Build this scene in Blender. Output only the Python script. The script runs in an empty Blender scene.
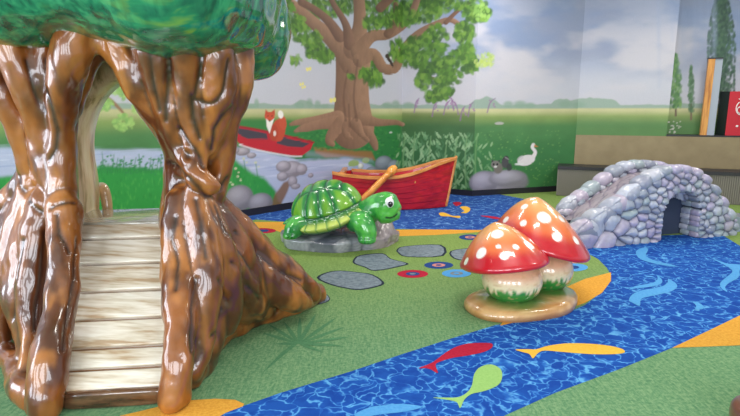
import bpy, bmesh, math, random
import numpy as np
from mathutils import Vector, Matrix
from mathutils.bvhtree import BVHTree

# ------------------------------------------------------------------ camera, world, lights, exposure
C = bpy.context.scene.collection
sc = bpy.context.scene
PITCH = math.radians(10.6); EYE = 1.5; FPX = 740 * 26 / 36
cam = bpy.data.cameras.new('camera'); cam.lens = 26; cam.sensor_width = 36
camo = bpy.data.objects.new('camera', cam); C.objects.link(camo)
camo.location = (0, 0, EYE); camo.rotation_euler = (math.pi / 2 - PITCH, 0, 0)
sc.camera = camo
sc.view_settings.view_transform = 'Standard'; sc.view_settings.look = 'None'
sc.view_settings.gamma = 1; sc.view_settings.exposure = 0.15
w = bpy.data.worlds.new('daylight'); sc.world = w; w.use_nodes = True
w.node_tree.nodes['Background'].inputs[0].default_value = (0.80, 0.88, 1.0, 1)
w.node_tree.nodes['Background'].inputs[1].default_value = 0.7

def area(name, loc, target, sx, sy, power, color):
    l = bpy.data.lights.new(name, 'AREA'); l.shape = 'RECTANGLE'; l.size = sx; l.size_y = sy
    l.energy = power; l.color = color
    o = bpy.data.objects.new(name, l); C.objects.link(o); o.location = loc
    o.rotation_euler = (Vector(target) - Vector(loc)).to_track_quat('-Z', 'Y').to_euler()
    return o
# daylight through the tall window bays on the left and behind the viewer
for i in range(3):
    area('window_daylight_left', (-6.9, -1.6 + i * 1.75, 1.75), (-1.0, 1.2 + i * 1.2, 1.2), 1.35, 2.3, 105, (0.80, 0.88, 1.0))
for i in range(4):
    area('window_daylight_front', (-4.2 + i * 2.3, -2.85, 1.9), (-3.4 + i * 2.3, 4, 1.0), 1.5, 2.0, 105, (0.88, 0.93, 1.0))
# ceiling lamps; extra ones at the back are added to brighten the far right
for x, y in ((-2.2, 3.4), (1.0, 3.0), (4.0, 3.2), (-1.2, 6.2), (1.8, 6.0), (4.6, 6.0), (2.0, 8.2), (5.0, 7.6)):
    area('ceiling_lamp_and_fill', (x, y, 3.72), (x, y + 0.001, 0), 1.15, 0.28, 36, (1.0, 0.95, 0.88))

# ------------------------------------------------------------------ geometry helpers
cp, sp = math.cos(PITCH), math.sin(PITCH)
def ray(px, py):
    u = (208 - py) / FPX
    return np.array([(px - 370) / FPX, cp + u * sp, -sp + u * cp])
def fl(px, py, z=0.0):
    d = ray(px, py); t = (z - EYE) / d[2]
    return np.array([0, 0, EYE]) + d * t
def P(px, py, y):                       # a point at forward distance y
    d = ray(px, py); return np.array([0, 0, EYE]) + d * (y / d[1])
def m_px(y):                            # metres per photo pixel at forward distance y (approx.)
    return y / (FPX * cp) * 1.0
rng = np.random.default_rng(7); random.seed(7)

def S(c):                               # sRGB 0-255 -> linear
    c = np.asarray(c, float) / 255.0
    return np.where(c <= 0.04045, c / 12.92, ((c + 0.055) / 1.055) ** 2.4)
def L(c): return tuple(S(c)) + (1.0,)

def mesh(name, V, F, mat, parent=None, col=None, smooth=True, midx=None):
    me = bpy.data.meshes.new(name)
    V = np.asarray(V, float)
    if parent is not None: V = V - np.array(parent_world(parent))
    me.from_pydata([tuple(v) for v in V], [], [tuple(int(i) for i in f) for f in F])
    for m in (mat if isinstance(mat, (list, tuple)) else [mat]): me.materials.append(m)
    if midx is not None: me.polygons.foreach_set('material_index', np.asarray(midx, dtype=np.int32))
    if col is not None:
        a = me.color_attributes.new('paint', 'FLOAT_COLOR', 'POINT')
        c = np.ones((len(V), 4), np.float32); c[:, :3] = col
        a.data.foreach_set('color', c.ravel())
    me.polygons.foreach_set('use_smooth', np.full(len(me.polygons), smooth))
    me.update()
    o = bpy.data.objects.new(name, me); C.objects.link(o)
    if parent is not None: o.parent = parent
    return o
def parent_world(p):
    v = Vector((0, 0, 0))
    while p is not None: v += p.location; p = p.parent
    return v
def thing(name, label, cat, loc, group=None):
    o = bpy.data.objects.new(name, None); C.objects.link(o); o.location = tuple(float(x) for x in loc)
    o.empty_display_size = 0.1
    o['label'] = label; o['category'] = cat
    if group: o['group'] = group
    return o
def tag(o, label, cat, group=None):
    o['label'] = label; o['category'] = cat
    if group: o['group'] = group
    return o
def struct(o): o['kind'] = 'structure'; return o

class MB:
    def __init__(s): s.v = []; s.f = []; s.m = []
    def add(s, V, F, m=0):
        n = len(s.v); s.v += [tuple(v) for v in V]; s.f += [tuple(i + n for i in f) for f in F]; s.m += [m] * len(F)
        return s
    def box(s, c, d, R=None, m=0):
        V = np.array([[x, y, z] for x in (-.5, .5) for y in (-.5, .5) for z in (-.5, .5)]) * np.array(d)
        if R is not None: V = V @ np.asarray(R).T
        return s.add(V + np.array(c), [(0, 1, 3, 2), (4, 6, 7, 5), (0, 4, 5, 1), (2, 3, 7, 6), (0, 2, 6, 4), (1, 5, 7, 3)], m)
    def tube(s, pts, rad, n=12, m=0, sub=6, up=None):
        pts, rad = spline(pts, rad, sub)
        V, F = tube_geo(pts, rad, n); return s.add(V, F, m)
    def pebble(s, c, d, R=None, e=0.6, nu=16, nv=10, m=0):
        V, F = superell(d, e, nu, nv)
        if R is not None: V = V @ np.asarray(R).T
        return s.add(V + np.array(c), F, m)
    def build(s, name, mat, parent=None, smooth=True, col=None):
        return mesh(name, s.v, s.f, mat, parent, col, smooth, s.m)

def spline(pts, rad, sub=6):
    pts = np.asarray(pts, float); rad = np.asarray(rad, float)
    Q = np.column_stack([pts, rad]); n = len(Q)
    if n < 3 or sub < 2: return pts, rad
    E = np.vstack([2 * Q[0] - Q[1], Q, 2 * Q[-1] - Q[-2]]); out = []
    for i in range(n - 1):
        a, b, c, d = E[i:i + 4]
        for k in range(sub):
            t = k / sub
            out.append(0.5 * (2 * b + (c - a) * t + (2 * a - 5 * b + 4 * c - d) * t * t + (3 * b - a - 3 * c + d) * t ** 3))
    out.append(Q[-1]); out = np.array(out)
    return out[:, :3], np.maximum(out[:, 3], 1e-4)

def tube_geo(pts, rad, n=12):
    pts = np.asarray(pts, float); N = len(pts)
    T = np.gradient(pts, axis=0); T /= np.linalg.norm(T, axis=1)[:, None] + 1e-9
    ref = np.array([0, 0, 1.0]) if abs(T[0][2]) < 0.9 else np.array([1.0, 0, 0])
    V = []; F = []
    a = np.cross(T[0], ref); a /= np.linalg.norm(a)
    ext = [(pts[0] - T[0] * rad[0] * 0.7, rad[0] * 0.55)] + [(pts[i], rad[i]) for i in range(N)] + [(pts[-1] + T[-1] * rad[-1] * 0.7, rad[-1] * 0.55)]
    TT = [T[0]] + list(T) + [T[-1]]
    for (c, r), t in zip(ext, TT):
        a = a - t * np.dot(a, t); a /= np.linalg.norm(a) + 1e-9; b = np.cross(t, a)
        for k in range(n):
            th = 2 * math.pi * k / n; V.append(c + r * (a * math.cos(th) + b * math.sin(th)))
    M = len(ext)
    for i in range(M - 1):
        for k in range(n):
            k2 = (k + 1) % n; F.append((i * n + k, i * n + k2, (i + 1) * n + k2, (i + 1) * n + k))
    F.append(tuple(range(n))[::-1]); F.append(tuple((M - 1) * n + k for k in range(n)))
    return V, F

def superell(d, e=0.6, nu=16, nv=10):
    def sg(x, p): return np.sign(x) * np.abs(x) ** p
    V = [(0, 0, -d[2] / 2)]
    for j in range(1, nv):
        ph = -math.pi / 2 + math.pi * j / nv
        for i in range(nu):
            th = 2 * math.pi * i / nu
            V.append((d[0] / 2 * sg(math.cos(ph), e) * sg(math.cos(th), e), d[1] / 2 * sg(math.cos(ph), e) * sg(math.sin(th), e), d[2] / 2 * sg(math.sin(ph), e)))
    V.append((0, 0, d[2] / 2)); F = []
    for i in range(nu):
        F.append((0, 1 + (i + 1) % nu, 1 + i))
        for j in range(nv - 2):
            a = 1 + j * nu; b = a + nu; i2 = (i + 1) % nu
            F.append((a + i, a + i2, b + i2, b + i))
        a = 1 + (nv - 2) * nu; F.append((a + i, a + (i + 1) % nu, len(V) - 1))
    return np.array(V, float), F

def grid_faces(nu, nv, keep=None):
    idx = np.arange(nu * nv).reshape(nv, nu)
    q = np.stack([idx[:-1, :-1], idx[:-1, 1:], idx[1:, 1:], idx[1:, :-1]], -1).reshape(-1, 4)
    return q if keep is None else q[keep.ravel()]

def remesh(mb, voxel):
    me = bpy.data.meshes.new('tmp'); me.from_pydata(mb.v, [], mb.f)
    o = bpy.data.objects.new('tmp', me); C.objects.link(o)
    md = o.modifiers.new('r', 'REMESH'); md.mode = 'VOXEL'; md.voxel_size = voxel
    dg = bpy.context.evaluated_depsgraph_get(); dg.update()
    e = o.evaluated_get(dg); m2 = e.to_mesh()
    V = np.empty(len(m2.vertices) * 3); m2.vertices.foreach_get('co', V); V = V.reshape(-1, 3)
    F = [tuple(p.vertices) for p in m2.polygons]
    E = np.empty(len(m2.edges) * 2, np.int32); m2.edges.foreach_get('vertices', E); E = E.reshape(-1, 2)
    e.to_mesh_clear(); bpy.data.objects.remove(o); bpy.data.meshes.remove(me)
    return V, F, E
def relax(V, E, it, lam=0.5):
    n = len(V); deg = np.bincount(E.ravel(), minlength=n)[:, None] + 1e-9
    for _ in range(it):
        s = np.stack([np.bincount(E[:, 0], V[E[:, 1], k], n) + np.bincount(E[:, 1], V[E[:, 0], k], n) for k in range(V.shape[1])], 1)
        V = V + lam * (s / deg - V)
    return V
def vnormals(V, F):
    N = np.zeros_like(V); Fq = np.array([f[:3] for f in F])
    n = np.cross(V[Fq[:, 1]] - V[Fq[:, 0]], V[Fq[:, 2]] - V[Fq[:, 0]])
    for k in range(3): np.add.at(N, Fq[:, k], n)
    return N / (np.linalg.norm(N, axis=1)[:, None] + 1e-12)
def vnoise(X, scale, seed=0):           # smooth value noise on points
    X = np.asarray(X, float) * scale + 100; i = np.floor(X).astype(np.int64); fr = X - i; fr = fr * fr * (3 - 2 * fr)
    D = X.shape[1]; out = 0
    for c in range(2 ** D):
        off = np.array([(c >> k) & 1 for k in range(D)]); w_ = np.prod(np.where(off, fr, 1 - fr), axis=1)
        j = i + off; h = seed * 7919
        for k in range(D): h = h + j[:, k] * [73856093, 19349663, 83492791][k]
        h = (h ^ (h >> 13)) * 1274126177 & 0x7fffffff
        out = out + w_ * ((h ^ (h >> 16)) & 0xffff) / 65535.0
    return out
def fbm(X, scale, oct=4, seed=0):
    return sum(vnoise(X, scale * 2 ** k, seed + k) * 0.5 ** k for k in range(oct)) / sum(0.5 ** k for k in range(oct))
def sstep(a, b, x): t = np.clip((x - a) / (b - a), 0, 1); return t * t * (3 - 2 * t)
def mix(a, b, t): t = np.asarray(t)[..., None]; return a * (1 - t) + b * t

# ------------------------------------------------------------------ materials
def newmat(name, rough=0.5, coat=0.0, spec=0.5, color=None):
    m = bpy.data.materials.new(name); m.use_nodes = True
    b = m.node_tree.nodes['Principled BSDF']; b.inputs['Roughness'].default_value = rough
    b.inputs['Coat Weight'].default_value = coat; b.inputs['Coat Roughness'].default_value = 0.04
    b.inputs['Specular IOR Level'].default_value = spec
    if color is not None: b.inputs['Base Color'].default_value = L(color)
    return m, m.node_tree, b
def nd(nt, t, **kw):
    n = nt.nodes.new(t)
    for k, v in kw.items(): setattr(n, k, v)
    return n
def coords(nt, scale=(1, 1, 1), rot=(0, 0, 0)):
    tc = nd(nt, 'ShaderNodeTexCoord'); mp = nd(nt, 'ShaderNodeMapping')
    mp.inputs['Scale'].default_value = scale; mp.inputs['Rotation'].default_value = rot
    nt.links.new(tc.outputs['Object'], mp.inputs['Vector']); return mp.outputs[0]
def noise(nt, vec, scale, detail=3, rough=0.5, dist=0.0):
    n = nd(nt, 'ShaderNodeTexNoise'); n.inputs['Scale'].default_value = scale; n.inputs['Detail'].default_value = detail
    n.inputs['Roughness'].default_value = rough; n.inputs['Distortion'].default_value = dist
    nt.links.new(vec, n.inputs['Vector']); return n.outputs['Fac']
def ramp(nt, fac, stops):
    r = nd(nt, 'ShaderNodeValToRGB'); e = r.color_ramp.elements
    while len(e) < len(stops): e.new(0.5)
    for el, (p, c) in zip(e, stops): el.position = p; el.color = L(c) if len(c) == 3 else c
    nt.links.new(fac, r.inputs['Fac']); return r.outputs['Color']
def bump(nt, b, h, strength=0.3, dist=0.01):
    n = nd(nt, 'ShaderNodeBump'); n.inputs['Strength'].default_value = strength; n.inputs['Distance'].default_value = dist
    nt.links.new(h, n.inputs['Height']); nt.links.new(n.outputs[0], b.inputs['Normal'])
def paint_mat(name, rough=0.3, coat=0.5, mottle=0.08, mscale=40, bstr=0.0, bscale=30):
    m, nt, b = newmat(name, rough, coat)
    at = nd(nt, 'ShaderNodeAttribute', attribute_name='paint')
    v = coords(nt); nf = noise(nt, v, mscale, 4)
    mr = nd(nt, 'ShaderNodeMapRange'); mr.inputs['To Min'].default_value = 1 - mottle; mr.inputs['To Max'].default_value = 1 + mottle
    mr.inputs['From Min'].default_value = 0.3; mr.inputs['From Max'].default_value = 0.7
    nt.links.new(nf, mr.inputs['Value'])
    vm = nd(nt, 'ShaderNodeVectorMath', operation='SCALE')
    nt.links.new(at.outputs['Color'], vm.inputs[0]); nt.links.new(mr.outputs[0], vm.inputs['Scale'])
    nt.links.new(vm.outputs[0], b.inputs['Base Color'])
    if bstr: bump(nt, b, noise(nt, v, bscale, 2), bstr, 0.01)
    return m
M = {}
M['mural'] = paint_mat('mural_paint', 0.55, 0.0, 0.03, 60)
M['trunk'] = paint_mat('lacquered_bark', 0.3, 0.7, 0.14, 9, 0.25, 14)
M['turtle'] = paint_mat('turtle_enamel', 0.3, 0.9, 0.05, 30)
M['mush'] = paint_mat('mushroom_enamel', 0.3, 0.9, 0.04, 30)
M['stone'] = paint_mat('painted_stone', 0.36, 0.45, 0.10, 18, 0.12, 30)
M['rock'] = paint_mat('rock_enamel', 0.35, 0.6, 0.10, 25, 0.1, 30)

def carpet(name, stops, scale=55):
    m, nt, b = newmat(name, 0.95, 0, 0.15); v = coords(nt)
    n1 = noise(nt, v, scale, 5, 0.7); n2 = noise(nt, v, 1.1, 2)
    mx = nd(nt, 'ShaderNodeMix', data_type='RGBA'); mx.blend_type = 'MULTIPLY'; mx.inputs['Factor'].default_value = 1
    nt.links.new(ramp(nt, n1, stops), mx.inputs[6])
    nt.links.new(ramp(nt, n2, [(0.3, (235, 240, 235)), (0.7, (255, 255, 250))]), mx.inputs[7])
    nt.links.new(mx.outputs[2], b.inputs['Base Color']); bump(nt, b, n1, 0.25, 0.004); return m
def grass_carpet(name):
    m, nt, b = newmat(name, 0.95, 0, 0.15); v = coords(nt)
    n1 = noise(nt, v, 48, 4, 0.75)
    # long leaf-blade streaks woven in several directions
    fs = []
    for k, a in enumerate((0.3, 1.2, 2.2)):
        fs.append(noise(nt, coords(nt, (70, 9, 1), (0, 0, a)), 1.0, 2, 0.5, 0.8))
    mx1 = nd(nt, 'ShaderNodeMath', operation='MAXIMUM'); nt.links.new(fs[0], mx1.inputs[0]); nt.links.new(fs[1], mx1.inputs[1])
    mx2 = nd(nt, 'ShaderNodeMath', operation='MAXIMUM'); nt.links.new(mx1.outputs[0], mx2.inputs[0]); nt.links.new(fs[2], mx2.inputs[1])
    av = nd(nt, 'ShaderNodeMath', operation='MULTIPLY_ADD'); av.inputs[1].default_value = 0.7
    h = nd(nt, 'ShaderNodeMath', operation='MULTIPLY'); h.inputs[1].default_value = 0.45
    nt.links.new(mx2.outputs[0], h.inputs[0]); nt.links.new(n1, av.inputs[0]); nt.links.new(h.outputs[0], av.inputs[2])
    c = ramp(nt, av.outputs[0], [(0.36, (66, 112, 82)), (0.53, (88, 132, 94)), (0.70, (126, 160, 116))])
    # the green turns yellower towards the far part of the room
    tc = nd(nt, 'ShaderNodeTexCoord'); sx = nd(nt, 'ShaderNodeSeparateXYZ'); nt.links.new(tc.outputs['Object'], sx.inputs[0])
    mr = nd(nt, 'ShaderNodeMapRange'); mr.inputs['From Min'].default_value = 3.2; mr.inputs['From Max'].default_value = 5.4
    nt.links.new(sx.outputs['Y'], mr.inputs['Value'])
    c2 = ramp(nt, av.outputs[0], [(0.36, (98, 124, 66)), (0.54, (118, 144, 76)), (0.72, (140, 164, 92))])
    mm = nd(nt, 'ShaderNodeMix', data_type='RGBA'); nt.links.new(mr.outputs[0], mm.inputs['Factor'])
    nt.links.new(c, mm.inputs[6]); nt.links.new(c2, mm.inputs[7]); nt.links.new(mm.outputs[2], b.inputs['Base Color'])
    bump(nt, b, n1, 0.25, 0.004); return m
def river_carpet(name, deep, mid, line, sc_=9.0, lo=0.02):
    m, nt, b = newmat(name, 0.95, 0, 0.15); v = coords(nt)
    nz = nd(nt, 'ShaderNodeTexNoise'); nz.inputs['Scale'].default_value = 6; nz.inputs['Detail'].default_value = 3; nt.links.new(v, nz.inputs['Vector'])
    ad = nd(nt, 'ShaderNodeVectorMath', operation='MULTIPLY_ADD'); ad.inputs[1].default_value = (0.30, 0.30, 0)
    nt.links.new(nz.outputs['Color'], ad.inputs[0]); nt.links.new(v, ad.inputs[2])
    vo = nd(nt, 'ShaderNodeTexVoronoi', feature='DISTANCE_TO_EDGE'); vo.inputs['Scale'].default_value = sc_; nt.links.new(ad.outputs[0], vo.inputs['Vector'])
    n2 = noise(nt, v, 14, 2)
    th = nd(nt, 'ShaderNodeMath', operation='MULTIPLY_ADD'); th.inputs[1].default_value = -0.26; th.inputs[2].default_value = 0.125
    nt.links.new(n2, th.inputs[0])
    ds = nd(nt, 'ShaderNodeMath', operation='SUBTRACT'); nt.links.new(vo.outputs['Distance'], ds.inputs[0]); nt.links.new(th.outputs[0], ds.inputs[1])
    c = ramp(nt, ds.outputs[0], [(0.0, line), (0.03 + lo, mid), (0.08 + lo, deep)])
    n3 = noise(nt, v, 9, 3, 0.6)
    mx = nd(nt, 'ShaderNodeMix', data_type='RGBA'); mx.blend_type = 'MULTIPLY'; mx.inputs['Factor'].default_value = 1
    nt.links.new(c, mx.inputs[6]); nt.links.new(ramp(nt, n3, [(0.38, (205, 215, 235)), (0.6, (255, 255, 255))]), mx.inputs[7])
    nt.links.new(mx.outputs[2], b.inputs['Base Color'])
    bump(nt, b, noise(nt, v, 60, 4, 0.7), 0.2, 0.004); return m

def wood(name, a, b_, dark, rough=0.35, coat=0.3, scale=(3, 40, 40), k=1.0):
    m, nt, b = newmat(name, rough, coat); v = coords(nt, scale)
    n = noise(nt, v, k, 4, 0.6, 0.12)
    nt.links.new(ramp(nt, n, [(0.34, dark), (0.46, b_), (0.62, a)]), b.inputs['Base Color']); return m
M['plank'] = wood('painted_plank', (240, 230, 216), (216, 200, 178), (184, 154, 122), 0.25, 0.7, (1.6, 26, 26))
M['plankdark'] = wood('painted_plank_edge', (120, 84, 58), (88, 58, 40), (52, 32, 22), 0.2, 0.9, (3, 20, 20))
M['grayplank'] = wood('platform_plank', (190, 184, 168), (160, 152, 136), (120, 108, 92), 0.18, 0.9, (3, 30, 30))
M['archwood'] = wood('pale_arch_bark', (250, 228, 200), (234, 204, 166), (176, 146, 102), 0.3, 0.6, (14, 14, 1.6))
M['gunwale'] = wood('boat_rail_wood', (224, 152, 84), (206, 130, 64), (176, 104, 50), 0.35, 0.3, (2, 8, 8))
M['oar'] = wood('oar_wood', (238, 160, 66), (214, 128, 44), (160, 88, 30), 0.3, 0.5, (6, 6, 6))
M['post'] = wood('orange_timber', (222, 158, 76), (196, 128, 56), (150, 92, 38), 0.4, 0.2, (20, 20, 2))

# ------------------------------------------------------------------ room shell: walls carry the painted mural
c1 = fl(401, 190)[:2]; c2 = fl(472, 196.1)[:2]; c3 = fl(572, 190.3)[:2]
d1 = (c1 - fl(239, 217.5)[:2]); d1 /= np.linalg.norm(d1)
c0 = c1 - d1 * 12.0
c4 = c3 + np.array([3.8, -3.8 * 0.33])
corners = [c0, c1, c2, c3, c4]
segs = [(corners[i], corners[i + 1]) for i in range(4)]
SL = [np.linalg.norm(b - a) for a, b in segs]; S0 = [-SL[0], 0, SL[1], SL[1] + SL[2]]   # start of each wall along the unfolded mural
WALLH = 3.8
SETBACK = 0.45; s_turn = None
def W(px, py):                                     # photo point -> (s, z) on the unfolded wall
    d = ray(px, py); best = None
    for k, (a, b) in enumerate(segs):
        e = b - a; det = d[0] * e[1] - d[1] * e[0]
        if abs(det) < 1e-9: continue
        t = (a[0] * e[1] - a[1] * e[0]) / det; q = (a[0] * d[1] - a[1] * d[0]) / det
        if t > 0 and -1e-6 <= q <= 1 + 1e-6 and (best is None or t < best[0]): best = (t, S0[k] + q * SL[k])
    if best is None:
        best = ((np.linalg.norm(segs[3][1]) / math.hypot(d[0], d[1])), S0[3] + SL[3])
    return best[1], EYE + d[2] * best[0]
# measure how far the left wall must be painted
RES = 0.0125
SMIN, SMAX = W(-170, 200)[0], S0[3] + SL[3]
NS = int((SMAX - SMIN) / RES) + 1; NZ = int(WALLH / RES) + 1
cs = SMIN + (np.arange(NS) + .5) * RES; cz = (np.arange(NZ) + .5) * RES
CV = np.zeros((NZ, NS, 3))
XX = np.stack(np.meshgrid(cs, cz), -1).reshape(-1, 2)
def cn(scale, seed, oct=4, ax=1.0): return fbm(XX * np.array([1, ax]), scale, oct, seed).reshape(NZ, NS)
def win(s0, s1, z0, z1):
    i0 = max(0, int((s0 - SMIN) / RES)); i1 = min(NS, int((s1 - SMIN) / RES) + 2)
    j0 = max(0, int(z0 / RES)); j1 = min(NZ, int(z1 / RES) + 2)
    return i0, i1, j0, j1
def blend(i0, i1, j0, j1, a, col):
    if i1 <= i0 or j1 <= j0: return
    w_ = CV[j0:j1, i0:i1]; w_[:] = w_ * (1 - a[..., None]) + np.asarray(col) * a[..., None]
def ell(px, py, rx, ry, col, al=1.0, soft=0.25, rot=0.0, lin=False):
    s, z = W(px, py); sx = abs(W(px + 2, py)[0] - W(px - 2, py)[0]) / 4; sz = abs(W(px, py + 2)[1] - W(px, py - 2)[1]) / 4
    sx = min(sx, 0.04); a_, b_ = rx * sx, ry * sz; R_ = max(a_, b_) * 1.15 + 2 * RES
    i0, i1, j0, j1 = win(s - R_, s + R_, z - R_, z + R_)
    if i1 <= i0 or j1 <= j0: return
    x, y = np.meshgrid(cs[i0:i1] - s, cz[j0:j1] - z); c, s_ = math.cos(rot), math.sin(rot)
    x, y = x * c + y * s_, -x * s_ + y * c
    d = np.sqrt((x / a_) ** 2 + (y / b_) ** 2)
    so = max(soft, 0.6 * RES / min(a_, b_))
    blend(i0, i1, j0, j1, al * (1 - sstep(1 - so, 1 + so * 0.3, d)), col if lin else S(col))
def poly(pts, col, al=1.0, soft=1.0, wob=0.0):
    Q = np.array([W(*p) for p in pts]); pad = soft * RES * 3 + wob
    i0, i1, j0, j1 = win(Q[:, 0].min() - pad, Q[:, 0].max() + pad, Q[:, 1].min() - pad, Q[:, 1].max() + pad)
    if i1 <= i0 or j1 <= j0: return
    x, y = np.meshgrid(cs[i0:i1], cz[j0:j1])
    if wob:
        n = fbm(np.stack([x.ravel(), y.ravel()], 1), 5, 3, 3).reshape(x.shape); y = y + (n - .5) * 2 * wob
    ins = np.zeros(x.shape, bool); dd = np.full(x.shape, 1e9)
    for k in range(len(Q)):
        x0, y0 = Q[k]; x1, y1 = Q[(k + 1) % len(Q)]
        cond = ((y0 > y) != (y1 > y))
        with np.errstate(all='ignore'): xi = (x1 - x0) * (y - y0) / (y1 - y0 + 1e-12) + x0
        ins ^= cond & (x < xi)
        ex, ey = x1 - x0, y1 - y0; t = np.clip(((x - x0) * ex + (y - y0) * ey) / (ex * ex + ey * ey + 1e-12), 0, 1)
        dd = np.minimum(dd, np.hypot(x - x0 - t * ex, y - y0 - t * ey))
    sd = np.where(ins, dd, -dd)
    blend(i0, i1, j0, j1, al * sstep(-soft * RES, soft * RES, sd), S(col))
def stroke(pts, col, al=1.0, soft=0.5, shade=None):
    # pts: (px, py, radius_px); optional shade = (dark, light) colours across the brush width
    Q = []; 
    for px, py, r in pts:
        s, z = W(px, py); sz = abs(W(px, py + 2)[1] - W(px, py - 2)[1]) / 4; Q.append((s, z, r * sz))
    Q = np.array(Q); mpx = pts[len(pts) // 2]; kx = float(np.clip(abs(W(mpx[0], mpx[1] + 2)[1] - W(mpx[0], mpx[1] - 2)[1]) / (abs(W(mpx[0] + 2, mpx[1])[0] - W(mpx[0] - 2, mpx[1])[0]) + 1e-6), .45, 1.1))
    if len(Q) > 2:
        a, b = spline(np.column_stack([Q[:, :2], np.zeros(len(Q))]), Q[:, 2], 5); Q = np.column_stack([a[:, :2], b])
    R_ = Q[:, 2].max() + 3 * RES
    i0, i1, j0, j1 = win(Q[:, 0].min() - R_ / kx, Q[:, 0].max() + R_ / kx, Q[:, 1].min() - R_, Q[:, 1].max() + R_)
    if i1 <= i0 or j1 <= j0: return
    x, y = np.meshgrid(cs[i0:i1] * kx, cz[j0:j1]); Q = Q * np.array([kx, 1, 1]); best = np.full(x.shape, -1e9); side = np.zeros(x.shape)
    for k in range(len(Q) - 1):
        x0, y0, r0 = Q[k]; x1, y1, r1 = Q[k + 1]; ex, ey = x1 - x0, y1 - y0; l2 = ex * ex + ey * ey + 1e-12
        t = np.clip(((x - x0) * ex + (y - y0) * ey) / l2, 0, 1); r = r0 + t * (r1 - r0)
        dx, dy = x - x0 - t * ex, y - y0 - t * ey; d = r - np.hypot(dx, dy)
        m_ = d > best; best = np.where(m_, d, best)
        side = np.where(m_, (dx * 0.8 + dy * 0.5) / np.maximum(r, RES), side)
    al_ = al * sstep(-RES * soft * 1.5, RES * soft * 1.5, best)
    if shade is None: blend(i0, i1, j0, j1, al_, S(col))
    else:
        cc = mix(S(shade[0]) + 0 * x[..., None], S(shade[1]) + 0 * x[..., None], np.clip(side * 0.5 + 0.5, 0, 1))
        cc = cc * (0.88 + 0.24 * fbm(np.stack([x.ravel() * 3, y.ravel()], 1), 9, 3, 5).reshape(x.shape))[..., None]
        blend(i0, i1, j0, j1, al_, cc)

# sky, treeline and fields: bands at real heights on the wall, horizon at eye height
zg, sg_ = np.meshgrid(cz, cs, indexing='ij')
hz = EYE
skyl = S((192, 191, 202)); skyb = S((132, 148, 182)); skyw = S((200, 195, 203)); skyd = S((152, 156, 178))
n1 = cn(0.55, 11, 5, 1.7); n2 = cn(1.1, 21, 4, 2.2)
right = sstep(-1.5, 1.6, sg_)
up = np.clip((zg - hz) / 1.7, 0, 1)
sky = mix(np.broadcast_to(skyl, CV.shape), np.broadcast_to(S((186, 190, 206)), CV.shape), up)
band = sstep(0.34, 0.70, n1 + 0.30 * (up - 0.62))
sky = mix(sky, np.broadcast_to(skyb, CV.shape), right * sstep(0.22, 0.65, up) * (0.5 + 0.5 * band))
sky = mix(sky, np.broadcast_to(skyd, CV.shape), right * 0.55 * sstep(0.40, 0.68, n2) * sstep(0.15, 0.5, up))
sky = mix(sky, np.broadcast_to(skyw, CV.shape), (0.25 + 0.6 * right) * sstep(0.42, 0.68, cn(0.9, 31, 4, 2.4)) * (1 - 0.6 * sstep(0.6, 1, up)))
CV[:] = sky
# treeline
tl = 0.02 + 0.13 * sstep(.42, .62, fbm(np.stack([cs, cs * 0], 1), 1.3, 2, 44)) * (.5 + .5 * fbm(np.stack([cs, cs * 0], 1), 7, 2, 41)) + 0.05 * fbm(np.stack([cs, cs * 0], 1), 5, 3, 43)
a = sstep(-0.012, 0.012, (hz + 0.02 + tl)[None, :] - zg) * (zg > hz - 0.05)
CV[:] = mix(CV, np.broadcast_to(S((140, 164, 146)), CV.shape), a * 0.85)
for x, y, a_, b_ in ((257, 103, 3, 6), (252, 106, 5, 3), (300, 105, 6, 4), (310, 103, 4, 6), (318, 104, 4, 5), (325, 106, 5, 3), (388, 105, 6, 4), (396, 104, 5, 5), (408, 105, 7, 4), (508, 104, 6, 4), (520, 104, 8, 4.5), (530, 105, 6, 3.5), (565, 104, 8, 4), (578, 105, 8, 4)): ell(x, y, a_, b_, (136, 162, 144), .8, .6)
# fields: pale straw at the horizon going to green
g = np.clip((hz - zg) / 1.0, 0, 1)
fieldc = mix(np.broadcast_to(S((196, 192, 146)), CV.shape), np.broadcast_to(S((138, 158, 92)), CV.shape), sstep(0.02, 0.16, g))
fieldc = mix(fieldc, np.broadcast_to(S((78, 128, 76)), CV.shape), sstep(0.10, 0.34, g))
fieldc = mix(fieldc, np.broadcast_to(S((40, 112, 60)), CV.shape), sstep(0.30, 0.8, g) * (1 - 0.4 * right))
fieldc = fieldc * (0.86 + 0.28 * cn(3.5, 51, 4, 2))[..., None]
CV[:] = mix(CV, fieldc, sstep(-0.01, 0.02, hz + 0.0 - zg))
# panel behind the boat is painted darker green, the far right meadow lighter
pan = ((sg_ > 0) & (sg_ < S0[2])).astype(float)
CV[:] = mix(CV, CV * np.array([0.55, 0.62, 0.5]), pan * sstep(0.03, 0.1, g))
CV[:] = mix(CV, np.broadcast_to(S((92, 128, 66)), CV.shape) * (0.9 + 0.2 * cn(5, 55, 3))[..., None], (sg_ > S0[3]) * sstep(0.12, 0.4, g) * 0.55)

# river
poly([(-190, 152), (-60, 150), (0, 147), (100, 148), (165, 150), (232, 146), (262, 150), (300, 160), (345, 158), (372, 160), (392, 172), (400, 200), (300, 230), (268, 222), (285, 205), (262, 190), (240, 176), (200, 172), (120, 166), (60, 172), (0, 178), (-60, 182), (-190, 188)], (176, 184, 214), 1, 2.5, 0.02)
for k in range(170):
    x = rng.uniform(-40, 400); y = 150 + 24 * rng.random() + (20 * rng.random() if x > 270 else 0)
    if x < 235 and y > 168: continue
    ell(x, y, rng.uniform(5, 16), rng.uniform(.5, 1.3), [(214, 216, 236), (142, 156, 200), (196, 190, 220)][k % 3], 0.5, 0.8)
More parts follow.
